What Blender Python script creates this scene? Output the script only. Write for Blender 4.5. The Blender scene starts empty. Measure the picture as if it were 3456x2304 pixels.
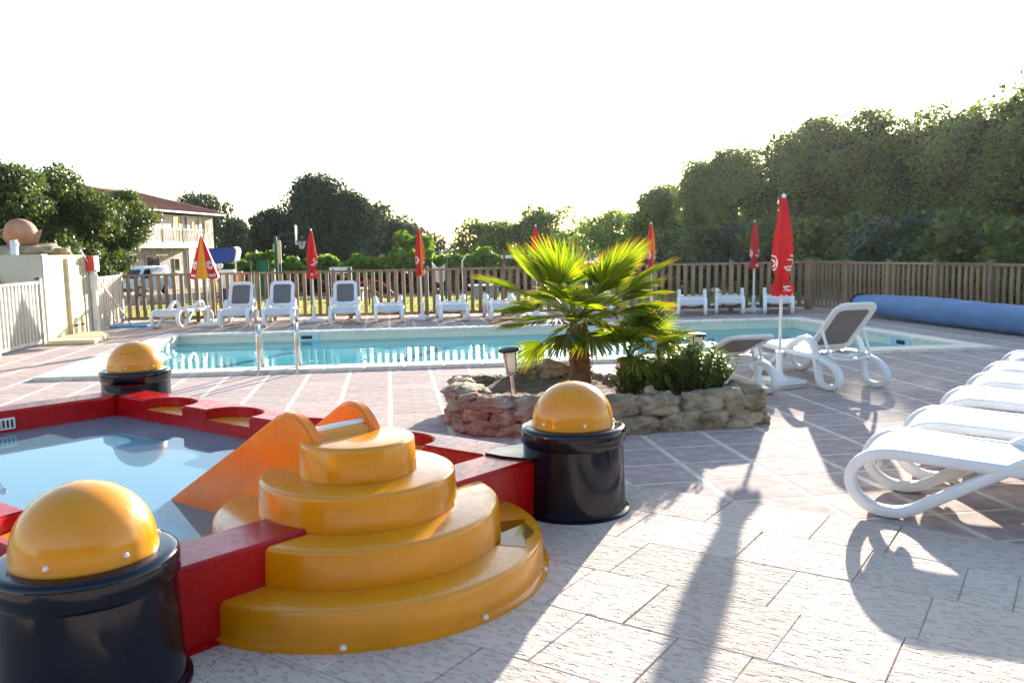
import bpy, bmesh, math, random
import numpy as np
from mathutils import Vector, Matrix, Quaternion
random.seed(7)
RNG = np.random.default_rng(11)
R = math.radians
scene = bpy.context.scene
COL = scene.collection

# ------------------------------------------------------------------ camera
PITCH, ROLL, YAW, CAMH = 0.10928, -0.01999, -0.1418, 1.5129
def cam_matrix():
    cp, sp, c, s = math.cos(PITCH), math.sin(PITCH), math.cos(ROLL), math.sin(ROLL)
    cy, sy = math.cos(YAW), math.sin(YAW)
    rot = lambda v: Vector((cy*v[0]-sy*v[1], sy*v[0]+cy*v[1], v[2]))
    right, up, fwd = rot((c, sp*s, cp*s)), rot((-s, sp*c, cp*c)), rot((0, cp, -sp))
    m = Matrix((right, up, -fwd)).transposed().to_4x4()
    m.translation = Vector((0, 0, CAMH))
    return m
cam_d = bpy.data.cameras.new('camera')
cam_d.sensor_width = 36.0
cam_d.lens = 36.0*2850/3456
cam_d.clip_end = 3000
cam_d.clip_start = 0.05
cam = bpy.data.objects.new('camera', cam_d)
COL.objects.link(cam)
cam.matrix_world = cam_matrix()
scene.camera = cam

# ------------------------------------------------------------------ sky, sun, exposure
SUN_AZ, SUN_EL = 28.8, 13.2
world = bpy.data.worlds.new('World')
scene.world = world
world.use_nodes = True
wn = world.node_tree
sky = wn.nodes.new('ShaderNodeTexSky')
sky.sky_type = 'NISHITA'
sky.sun_disc = False
sky.sun_elevation = R(SUN_EL)
sky.sun_rotation = R(SUN_AZ)
sky.air_density = 1.0
sky.dust_density = 0.7
sky.ozone_density = 1.0
bg = wn.nodes['Background']
bg.inputs['Strength'].default_value = 0.118
wn.links.new(sky.outputs[0], bg.inputs['Color'])
sun_d = bpy.data.lights.new('sun', 'SUN')
sun_d.energy = 5.0
sun_d.angle = R(0.55)
sun_d.color = (1.0, 0.93, 0.82)
sun = bpy.data.objects.new('sun', sun_d)
COL.objects.link(sun)
_sd = Vector((math.sin(R(SUN_AZ))*math.cos(R(SUN_EL)), math.cos(R(SUN_AZ))*math.cos(R(SUN_EL)), math.sin(R(SUN_EL))))
sun.rotation_mode = 'QUATERNION'
sun.rotation_quaternion = (-_sd).to_track_quat('-Z', 'Y')
sun.location = _sd*200
vs = scene.view_settings
vs.view_transform = 'Standard'
vs.look = 'None'
vs.exposure = 1.82
vs.gamma = 1.0
vs.use_curve_mapping = False
scene.render.engine = 'CYCLES'
scene.cycles.use_denoising = True
scene.cycles.max_bounces = 8
scene.cycles.transparent_max_bounces = 12
scene.cycles.diffuse_bounces = 3
scene.cycles.glossy_bounces = 4
scene.cycles.caustics_reflective = False
scene.cycles.caustics_refractive = False
scene.cycles.sample_clamp_indirect = 6.0

# ------------------------------------------------------------------ materials
def _new(name):
    m = bpy.data.materials.new(name)
    m.use_nodes = True
    nt = m.node_tree
    b = nt.nodes['Principled BSDF']
    return m, nt, b
def ramp(nt, fac, stops):
    r = nt.nodes.new('ShaderNodeValToRGB')
    e = r.color_ramp.elements
    while len(e) < len(stops):
        e.new(0.5)
    for k, (p, c) in enumerate(stops):
        e[k].position = p
        e[k].color = (*c, 1)
    nt.links.new(fac, r.inputs[0])
    return r.outputs[0]
def tex(nt, kind='ShaderNodeTexNoise', scale=5.0, detail=4.0, coord='Object', stretch=None, rough=0.55):
    tc = nt.nodes.new('ShaderNodeTexCoord')
    out = tc.outputs[coord]
    if stretch:
        mp = nt.nodes.new('ShaderNodeMapping')
        mp.inputs['Scale'].default_value = stretch[:3]
        if len(stretch) > 3:
            mp.inputs['Rotation'].default_value = (0, 0, stretch[3])
        nt.links.new(out, mp.inputs['Vector'])
        out = mp.outputs[0]
    n = nt.nodes.new(kind)
    n.inputs['Scale'].default_value = scale
    if kind == 'ShaderNodeTexNoise':
        n.inputs['Detail'].default_value = detail
        n.inputs['Roughness'].default_value = rough
    nt.links.new(out, n.inputs['Vector'])
    return n
def mixc(nt, fac, a, b, mode='MIX'):
    mx = nt.nodes.new('ShaderNodeMix')
    mx.data_type = 'RGBA'
    mx.blend_type = mode
    for sock, v in ((mx.inputs[0], fac), (mx.inputs[6], a), (mx.inputs[7], b)):
        if isinstance(v, (int, float)):
            sock.default_value = v
        elif isinstance(v, tuple):
            sock.default_value = (*v, 1)
        else:
            nt.links.new(v, sock)
    return mx.outputs[2]
def bump(nt, b, height, strength=0.3, dist=0.01):
    bp = nt.nodes.new('ShaderNodeBump')
    bp.inputs['Strength'].default_value = strength
    bp.inputs['Distance'].default_value = dist
    nt.links.new(height, bp.inputs['Height'])
    nt.links.new(bp.outputs[0], b.inputs['Normal'])
    return bp
def mat(name, c, rough=0.5, var=0.12, scale=6.0, c2=None, bmp=0.0, bscale=40.0, bdist=0.004, metallic=0.0, spec=None, coat=0.0, rvar=0.0, objrand=0.0, coord='Object', stretch=None, trans=0.0):
    m, nt, b = _new(name)
    n = tex(nt, scale=scale, coord=coord, stretch=stretch)
    lo = tuple(max(0, x*(1-var)) for x in c)
    hi = c2 if c2 else tuple(min(1, x*(1+var)) for x in c)
    colr = ramp(nt, n.outputs['Fac'], [(0.32, lo), (0.68, hi)])
    if objrand:
        oi = nt.nodes.new('ShaderNodeObjectInfo')
        mr = nt.nodes.new('ShaderNodeMapRange')
        mr.inputs[3].default_value = 1-objrand
        mr.inputs[4].default_value = 1+objrand
        nt.links.new(oi.outputs['Random'], mr.inputs[0])
        vm = nt.nodes.new('ShaderNodeVectorMath')
        vm.operation = 'SCALE'
        nt.links.new(colr, vm.inputs[0])
        nt.links.new(mr.outputs[0], vm.inputs['Scale'])
        colr = vm.outputs[0]
    nt.links.new(colr, b.inputs['Base Color'])
    b.inputs['Roughness'].default_value = rough
    b.inputs['Metallic'].default_value = metallic
    if spec is not None:
        b.inputs['Specular IOR Level'].default_value = spec
    if coat:
        b.inputs['Coat Weight'].default_value = coat
        b.inputs['Coat Roughness'].default_value = 0.08
    if rvar:
        n3 = tex(nt, scale=scale*2.3)
        mr = nt.nodes.new('ShaderNodeMapRange')
        mr.inputs[1].default_value, mr.inputs[2].default_value = 0.3, 0.7
        mr.inputs[3].default_value, mr.inputs[4].default_value = max(0.02, rough-rvar), rough+rvar
        nt.links.new(n3.outputs['Fac'], mr.inputs[0])
        nt.links.new(mr.outputs[0], b.inputs['Roughness'])
    if bmp:
        n2 = tex(nt, scale=bscale, detail=5, coord=coord, stretch=stretch)
        bump(nt, b, n2.outputs['Fac'], bmp, bdist)
    if trans:
        tr = nt.nodes.new('ShaderNodeBsdfTranslucent')
        nt.links.new(colr, tr.inputs['Color'])
        ms = nt.nodes.new('ShaderNodeMixShader')
        ms.inputs[0].default_value = trans
        nt.links.new(b.outputs[0], ms.inputs[1])
        nt.links.new(tr.outputs[0], ms.inputs[2])
        nt.links.new(ms.outputs[0], nt.nodes['Material Output'].inputs['Surface'])
    return m
def wear(m, dirt=(0.10, 0.06, 0.02), amount=0.5, seedscale=1.0):
    nt = m.node_tree
    b = nt.nodes['Principled BSDF']
    src = b.inputs['Base Color'].links[0].from_socket
    n1 = tex(nt, scale=70*seedscale, detail=2)
    n2 = tex(nt, scale=4.5*seedscale, detail=6, rough=0.7)
    spots = ramp(nt, n1.outputs['Fac'], [(0.70, (0, 0, 0)), (0.76, (amount,)*3)])
    haze = ramp(nt, n2.outputs['Fac'], [(0.45, (0, 0, 0)), (0.80, (amount*.55,)*3)])
    c1 = mixc(nt, haze, src, dirt)
    c2 = mixc(nt, spots, c1, dirt)
    nt.links.new(c2, b.inputs['Base Color'])
    n3 = tex(nt, scale=26*seedscale, detail=6, stretch=(1, 1, .25), rough=0.7)
    mr = nt.nodes.new('ShaderNodeMapRange')
    mr.inputs[1].default_value, mr.inputs[2].default_value = 0.35, 0.70
    mr.inputs[3].default_value, mr.inputs[4].default_value = 0.14, 0.38
    nt.links.new(n3.outputs['Fac'], mr.inputs[0])
    nt.links.new(mr.outputs[0], b.inputs['Roughness'])
    return m
def leafmat(name, dark, light, trans=0.4, tcol=None, rough=0.45, spec=0.35, scale=0.5):
    m, nt, b = _new(name)
    g = nt.nodes.new('ShaderNodeNewGeometry')
    n = tex(nt, scale=scale, detail=2)
    ad = nt.nodes.new('ShaderNodeMath')
    ad.operation = 'ADD'
    sc = nt.nodes.new('ShaderNodeMath')
    sc.operation = 'MULTIPLY_ADD'
    nt.links.new(g.outputs['Random Per Island'], sc.inputs[0])
    sc.inputs[1].default_value = 0.6
    sc.inputs[2].default_value = -0.3
    nt.links.new(n.outputs['Fac'], ad.inputs[0])
    nt.links.new(sc.outputs[0], ad.inputs[1])
    colr = ramp(nt, ad.outputs[0], [(0.2, dark), (0.8, light)])
    nt.links.new(colr, b.inputs['Base Color'])
    b.inputs['Roughness'].default_value = rough
    b.inputs['Specular IOR Level'].default_value = spec
    tr = nt.nodes.new('ShaderNodeBsdfTranslucent')
    tc = mixc(nt, 1.0, colr, tcol or (1.0, 1.0, 0.45), 'MULTIPLY')
    vm = nt.nodes.new('ShaderNodeVectorMath')
    vm.operation = 'SCALE'
    vm.inputs['Scale'].default_value = 1.9
    nt.links.new(tc, vm.inputs[0])
    nt.links.new(vm.outputs[0], tr.inputs['Color'])
    ms = nt.nodes.new('ShaderNodeMixShader')
    ms.inputs[0].default_value = trans
    nt.links.new(b.outputs[0], ms.inputs[1])
    nt.links.new(tr.outputs[0], ms.inputs[2])
    nt.links.new(ms.outputs[0], nt.nodes['Material Output'].inputs['Surface'])
    return m
def watermat(name, tint, scale, strength, stretch=None, dist=0.02, murk=None, murkfac=0.0):
    m, nt, b = _new(name)
    nt.nodes.remove(b)
    n = tex(nt, scale=scale, detail=2.5, stretch=stretch)
    bp = nt.nodes.new('ShaderNodeBump')
    bp.inputs['Strength'].default_value = strength
    bp.inputs['Distance'].default_value = dist
    nt.links.new(n.outputs['Fac'], bp.inputs['Height'])
    fr = nt.nodes.new('ShaderNodeFresnel')
    fr.inputs['IOR'].default_value = 1.33
    nt.links.new(bp.outputs[0], fr.inputs['Normal'])
    tr = nt.nodes.new('ShaderNodeBsdfTransparent')
    tr.inputs['Color'].default_value = (*tint, 1)
    body = tr
    if murk:
        df = nt.nodes.new('ShaderNodeBsdfDiffuse')
        df.inputs['Color'].default_value = (*murk, 1)
        mm = nt.nodes.new('ShaderNodeMixShader')
        mm.inputs[0].default_value = murkfac
        nt.links.new(tr.outputs[0], mm.inputs[1])
        nt.links.new(df.outputs[0], mm.inputs[2])
        body = mm
    gl = nt.nodes.new('ShaderNodeBsdfGlossy')
    gl.inputs['Roughness'].default_value = 0.015
    nt.links.new(bp.outputs[0], gl.inputs['Normal'])
    ms = nt.nodes.new('ShaderNodeMixShader')
    nt.links.new(fr.outputs[0], ms.inputs[0])
    nt.links.new(body.outputs[0], ms.inputs[1])
    nt.links.new(gl.outputs[0], ms.inputs[2])
    nt.links.new(ms.outputs[0], nt.nodes['Material Output'].inputs['Surface'])
    return m
def glassmat(name, tint):
    m, nt, b = _new(name)
    b.inputs['Base Color'].default_value = (*tint, 1)
    b.inputs['Roughness'].default_value = 0.04
    b.inputs['Specular IOR Level'].default_value = 0.8
    return m

M = {}
M['yellow'] = mat('yellow_gelcoat', (0.74, 0.28, 0.0), 0.24, 0.09, 3.0, bmp=0.03, bscale=9, bdist=0.01, coat=0.35, rvar=0.08)
M['orange'] = mat('orange_gelcoat', (0.82, 0.235, 0.0), 0.26, 0.08, 3.0, coat=0.3, rvar=0.08)
M['red'] = mat('red_gelcoat', (0.44, 0.003, 0.004), 0.3, 0.12, 3.0, spec=0.3, rvar=0.1)
M['navy'] = mat('navy_gelcoat', (0.0018, 0.003, 0.012), 0.13, 0.25, 3.0, spec=0.45, rvar=0.06)
wear(M['yellow'], (0.40, 0.17, 0.004), .45)
wear(M['orange'], (0.36, 0.08, 0.002), .45)
wear(M['red'], (0.17, 0.004, 0.006), .4)
M['cream_floor'] = mat('basin_blue', (0.52, 0.87, 0.98), 0.5, 0.06, 2.0)
M['whitecap'] = mat('white_cap', (0.78, 0.77, 0.72), 0.3)
M['white_resin'] = mat('white_resin', (0.78, 0.78, 0.78), 0.32, 0.05, 4.0, objrand=0.04)
M['sling_seat'] = mat('sunlit_sling', (0.62, 0.61, 0.62), 0.38, 0.06, 4.0, bmp=0.08, bscale=300, bdist=0.001, spec=0.6)  # same textile as the back, sun glare put into a paler colour
M['sling_back'] = mat('shaded_sling', (0.20, 0.19, 0.195), 0.5, 0.08, 4.0, bmp=0.1, bscale=300, bdist=0.001, trans=0.3)  # same textile as the seat, its shaded tone put into the colour
M['rubber'] = mat('rubber', (0.10, 0.085, 0.05), 0.7)
M['steel'] = mat('steel', (0.62, 0.62, 0.63), 0.16, 0.05, metallic=1.0)
M['wood'] = mat('fence_wood', (0.22, 0.125, 0.065), 0.75, 0.25, 3.0, c2=(0.32, 0.21, 0.13), bmp=0.3, bscale=20, objrand=0.22, stretch=(9, 9, 0.8))
M['wood_pale'] = mat('sunlit_wood', (0.52, 0.45, 0.37), 0.72, 0.2, 3.0, c2=(0.66, 0.60, 0.52), bmp=0.25, bscale=20, objrand=0.12, stretch=(9, 9, 0.8))  # the fence wood again, with sunlight put into a paler colour
M['fcap'] = mat('post_cap', (0.05, 0.055, 0.05), 0.5)
M['tile'] = mat('terracotta_tile', (0.45, 0.345, 0.315), 0.85, 0.16, 9.0, c2=(0.545, 0.43, 0.395), spec=0.03, bmp=0.12, bscale=60, bdist=0.002, objrand=0.08, coord='Object')
M['joint'] = mat('pale_joint', (0.68, 0.61, 0.50), 0.95, 0.12, 8.0, spec=0.03, bmp=0.2, bscale=60)
M['bed'] = mat('slab_bed', (0.48, 0.40, 0.35), 0.95, 0.3, 20.0)
M['coping'] = mat('cream_coping', (0.74, 0.67, 0.56), 0.6, 0.1, 10.0, bmp=0.15, bscale=70, bdist=0.003, objrand=0.07)
M['liner'] = mat('sand_liner', (0.74, 0.72, 0.56), 0.55, 0.05, 2.0)
M['poolwhite'] = mat('pool_plaster', (0.80, 0.83, 0.80), 0.6, 0.04, 1.0)
M['water'] = watermat('pool_water', (0.46, 0.93, 0.97), 2.4, 0.13, (1.0, 1.5, 1), 0.03, (0.16, 0.70, 0.74), 0.6)
M['pwater'] = watermat('paddling_water', (0.90, 0.98, 1.0), 2.0, 0.02, None, 0.02, (0.42, 0.82, 1.0), 0.26)
M['puddle'] = watermat('puddle_water', (0.9, 0.9, 0.85), 8.0, 0.01)
M['skim'] = mat('skimmer_plastic', (0.50, 0.66, 0.72), 0.4)
M['black'] = mat('dark_opening', (0.012, 0.012, 0.013), 0.6)
M['render'] = mat('cream_render', (0.58, 0.50, 0.39), 0.85, 0.06, 3.0, bmp=0.25, bscale=120, bdist=0.003)
M['render2'] = mat('yellow_render', (0.74, 0.60, 0.34), 0.85, 0.05, 3.0, bmp=0.2, bscale=120, bdist=0.003)
M['doorwood'] = mat('pale_door_wood', (0.70, 0.60, 0.28), 0.6, 0.12, 3.0, stretch=(8, 8, 0.7), objrand=0.06)
M['redplastic'] = mat('red_plastic', (0.55, 0.015, 0.012), 0.35)
M['terracotta'] = mat('terracotta_jar', (0.40, 0.17, 0.08), 0.75, 0.12, 5.0, c2=(0.48, 0.25, 0.15), bmp=0.15, bscale=60)
M['hose'] = mat('yellow_hose', (0.55, 0.33, 0.02), 0.5)
M['blue'] = mat('blue_plastic', (0.03, 0.30, 0.62), 0.4)
M['awn'] = mat('blue_canvas', (0.012, 0.045, 0.22), 0.7)
M['cover'] = mat('blue_cover', (0.085, 0.19, 0.38), 0.5, 0.1, 4.0, bmp=0.5, bscale=30, bdist=0.01, rvar=0.1)
M['orangep'] = mat('orange_plastic', (0.62, 0.20, 0.012), 0.45)
M['white'] = mat('white_paint', (0.74, 0.74, 0.72), 0.45)
M['alu'] = mat('aluminium_pole', (0.62, 0.60, 0.56), 0.35, metallic=0.4)
M['green'] = mat('green_paint', (0.012, 0.06, 0.035), 0.45)
M['netgreen'] = mat('green_net', (0.02, 0.18, 0.09), 0.7)
M['brownpole'] = mat('brown_timber', (0.16, 0.075, 0.04), 0.7)
M['concrete'] = mat('concrete', (0.36, 0.35, 0.31), 0.85, 0.12, 6.0)
M['canvas_red'] = mat('red_canvas', (0.60, 0.014, 0.018), 0.62, 0.1, 6.0, trans=0.42)
M['canvas_yel'] = mat('yellow_canvas', (0.74, 0.33, 0.015), 0.62, 0.1, 6.0, trans=0.25)
M['canvas_white'] = mat('white_print', (0.80, 0.78, 0.76), 0.6)
M['pole_white'] = mat('white_pole', (0.68, 0.67, 0.64), 0.35)
M['bark'] = mat('bark', (0.10, 0.075, 0.055), 0.9, 0.3, 6.0, bmp=0.5, bscale=14, bdist=0.03)
M['palmbark'] = mat('palm_fibre', (0.20, 0.11, 0.055), 0.95, 0.4, 14.0, bmp=0.6, bscale=30, bdist=0.02)
M['soil'] = mat('soil', (0.12, 0.075, 0.045), 0.95, 0.35, 12.0, bmp=0.8, bscale=30, bdist=0.03)
M['mortar'] = mat('mortar', (0.36, 0.26, 0.20), 0.95, 0.2, 8.0, bmp=0.6, bscale=25, bdist=0.02)
M['gravel'] = mat('gravel', (0.34, 0.29, 0.24), 0.95, 0.2, 1.2)
M['ground'] = mat('dry_ground', (0.12, 0.12, 0.055), 0.95, 0.3, 0.25, c2=(0.13, 0.16, 0.06), bmp=0.3, bscale=4, bdist=0.05)
M['lawn'] = mat('lawn', (0.20, 0.22, 0.065), 0.9, 0.3, 0.6, c2=(0.32, 0.31, 0.11), bmp=0.5, bscale=40, bdist=0.04)
M['stonewall'] = mat('house_stone', (0.40, 0.34, 0.28), 0.9, 0.3, 2.5, c2=(0.52, 0.47, 0.41), bmp=0.4, bscale=6, bdist=0.05)
M['plaster'] = mat('house_plaster', (0.60, 0.55, 0.48), 0.9, 0.06, 1.0)
M['shutter'] = mat('brown_shutter', (0.20, 0.075, 0.03), 0.6)
M['pane'] = glassmat('window_glass', (0.02, 0.025, 0.03))
M['glasspale'] = mat('frosted_lantern', (0.70, 0.68, 0.60), 0.3, trans=0.5)
M['vanwhite'] = mat('van_paint', (0.74, 0.74, 0.74), 0.22, coat=0.5)
M['tyre'] = mat('tyre', (0.02, 0.02, 0.02), 0.85)
M['grass'] = leafmat('grass_blades', (0.13, 0.17, 0.035), (0.30, 0.30, 0.09), 0.45)
M['oak'] = leafmat('oak_leaves', (0.022, 0.042, 0.012), (0.10, 0.13, 0.032), 0.33)
M['woodleaf'] = leafmat('wood_leaves', (0.014, 0.036, 0.010), (0.125, 0.18, 0.035), 0.45, scale=0.35)
M['darkleaf'] = leafmat('dark_leaves', (0.010, 0.026, 0.012), (0.038, 0.068, 0.026), 0.22)
M['olive'] = leafmat('olive_leaves', (0.03, 0.045, 0.028), (0.10, 0.125, 0.075), 0.3, (1, 1, 0.7))
M['midleaf'] = leafmat('mid_leaves', (0.04, 0.075, 0.02), (0.13, 0.19, 0.045), 0.45)
M['brightleaf'] = leafmat('bright_leaves', (0.06, 0.12, 0.012), (0.18, 0.27, 0.03), 0.45, (1, 1, 0.35))
M['palm'] = leafmat('palm_leaflets', (0.06, 0.115, 0.012), (0.20, 0.245, 0.02), 0.6, (1.0, 0.92, 0.18), rough=0.32, spec=0.5, scale=2.0)
M['palmdry'] = leafmat('dry_palm_leaflets', (0.14, 0.11, 0.015), (0.30, 0.19, 0.02), 0.5, (1.0, 0.85, 0.2), rough=0.4)
M['box'] = leafmat('shrub_leaves', (0.055, 0.11, 0.017), (0.18, 0.26, 0.03), 0.48, (1, 1, 0.3), rough=0.3, spec=0.5, scale=4.0)

# roof tiles
def roofmat():
    m, nt, b = _new('roof_tiles')
    n = tex(nt, scale=1.2)
    w = tex(nt, kind='ShaderNodeTexWave', scale=1.6, coord='UV')
    c = ramp(nt, n.outputs['Fac'], [(0.3, (0.24, 0.10, 0.075)), (0.7, (0.33, 0.16, 0.12))])
    nt.links.new(c, b.inputs['Base Color'])
    b.inputs['Roughness'].default_value = 0.85
    bump(nt, b, n.outputs['Fac'], 0.5, 0.05)
    return m
M['roof'] = roofmat()
# pale pitted paving: elongated pits, soft waves
def slabmat():
    m, nt, b = _new('pitted_slab')
    ang = -math.atan2(-0.669, 0.743)
    n1 = tex(nt, scale=1.0, detail=3, stretch=(9, 30, 20, ang), rough=0.6, coord='Generated')
    tc = nt.nodes.new('ShaderNodeTexCoord')
    geo = nt.nodes.new('ShaderNodeNewGeometry')
    mp = nt.nodes.new('ShaderNodeMapping')
    mp.inputs['Rotation'].default_value = (0, 0, ang)
    nt.links.new(geo.outputs['Position'], mp.inputs['Vector'])
    def npos(scale, stretch, detail):
        m2 = nt.nodes.new('ShaderNodeMapping')
        m2.inputs['Scale'].default_value = stretch
        nt.links.new(mp.outputs[0], m2.inputs['Vector'])
        n = nt.nodes.new('ShaderNodeTexNoise')
        n.inputs['Scale'].default_value = scale
        n.inputs['Detail'].default_value = detail
        nt.links.new(m2.outputs[0], n.inputs['Vector'])
        return n.outputs['Fac']
    pits = npos(1.0, (22, 48, 20), 3)
    waves = npos(1.0, (9, 16, 9), 2)
    grain = npos(140.0, (1, 1, 1), 3)
    big = npos(1.6, (1, 1, 1), 3)
    rp = nt.nodes.new('ShaderNodeMapRange')
    rp.inputs[1].default_value, rp.inputs[2].default_value = 0.30, 0.46
    nt.links.new(pits, rp.inputs[0])
    col = ramp(nt, big, [(0.3, (0.60, 0.48, 0.405)), (0.7, (0.69, 0.565, 0.48))])
    oi = nt.nodes.new('ShaderNodeObjectInfo')
    mr = nt.nodes.new('ShaderNodeMapRange')
    mr.inputs[3].default_value, mr.inputs[4].default_value = 0.85, 1.08
    nt.links.new(oi.outputs['Random'], mr.inputs[0])
    vm = nt.nodes.new('ShaderNodeVectorMath')
    vm.operation = 'SCALE'
    nt.links.new(col, vm.inputs[0])
    nt.links.new(mr.outputs[0], vm.inputs['Scale'])
    nt.links.new(vm.outputs[0], b.inputs['Base Color'])
    b.inputs['Roughness'].default_value = 0.9
    b.inputs['Specular IOR Level'].default_value = 0.1
    a1 = nt.nodes.new('ShaderNodeMath')
    a1.operation = 'MULTIPLY_ADD'
    nt.links.new(waves, a1.inputs[0])
    a1.inputs[1].default_value = 0.9
    nt.links.new(rp.outputs[0], a1.inputs[2])
    a2 = nt.nodes.new('ShaderNodeMath')
    a2.operation = 'MULTIPLY_ADD'
    nt.links.new(grain, a2.inputs[0])
    a2.inputs[1].default_value = 0.18
    nt.links.new(a1.outputs[0], a2.inputs[2])
    bump(nt, b, a2.outputs[0], 0.9, 0.011)
    return m
M['slab'] = slabmat()
# rock: grey tops, ochre and reddish faces, dark lichen
def rockmat(name, a, b_, c):
    m, nt, b = _new(name)
    geo = nt.nodes.new('ShaderNodeNewGeometry')
    def npos(scale, detail=5):
        n = nt.nodes.new('ShaderNodeTexNoise')
        n.inputs['Scale'].default_value = scale
        n.inputs['Detail'].default_value = detail
        n.inputs['Roughness'].default_value = 0.65
        nt.links.new(geo.outputs['Position'], n.inputs['Vector'])
        return n.outputs['Fac']
    n1, n2 = npos(5.0), npos(16.0)
    col = ramp(nt, n1, [(0.30, a), (0.5, b_), (0.68, c)])
    lich = ramp(nt, npos(9.0, 9), [(0.46, (0, 0, 0)), (0.75, (.85, .85, .85))])
    col = mixc(nt, lich, col, (0.10, 0.085, 0.06))
    speck = ramp(nt, n2, [(0.56, (0, 0, 0)), (0.66, (.7, .7, .7))])
    col = mixc(nt, speck, col, (0.16, 0.13, 0.10))
    nt.links.new(col, b.inputs['Base Color'])
    b.inputs['Roughness'].default_value = 0.95
    bump(nt, b, npos(22.0, 8), 0.9, 0.02)
    return m
M['rock'] = rockmat('tan_rock', (0.20, 0.145, 0.085), (0.37, 0.285, 0.18), (0.46, 0.40, 0.31))
M['rockred'] = rockmat('reddish_rock', (0.27, 0.125, 0.075), (0.39, 0.22, 0.14), (0.44, 0.37, 0.29))

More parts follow.
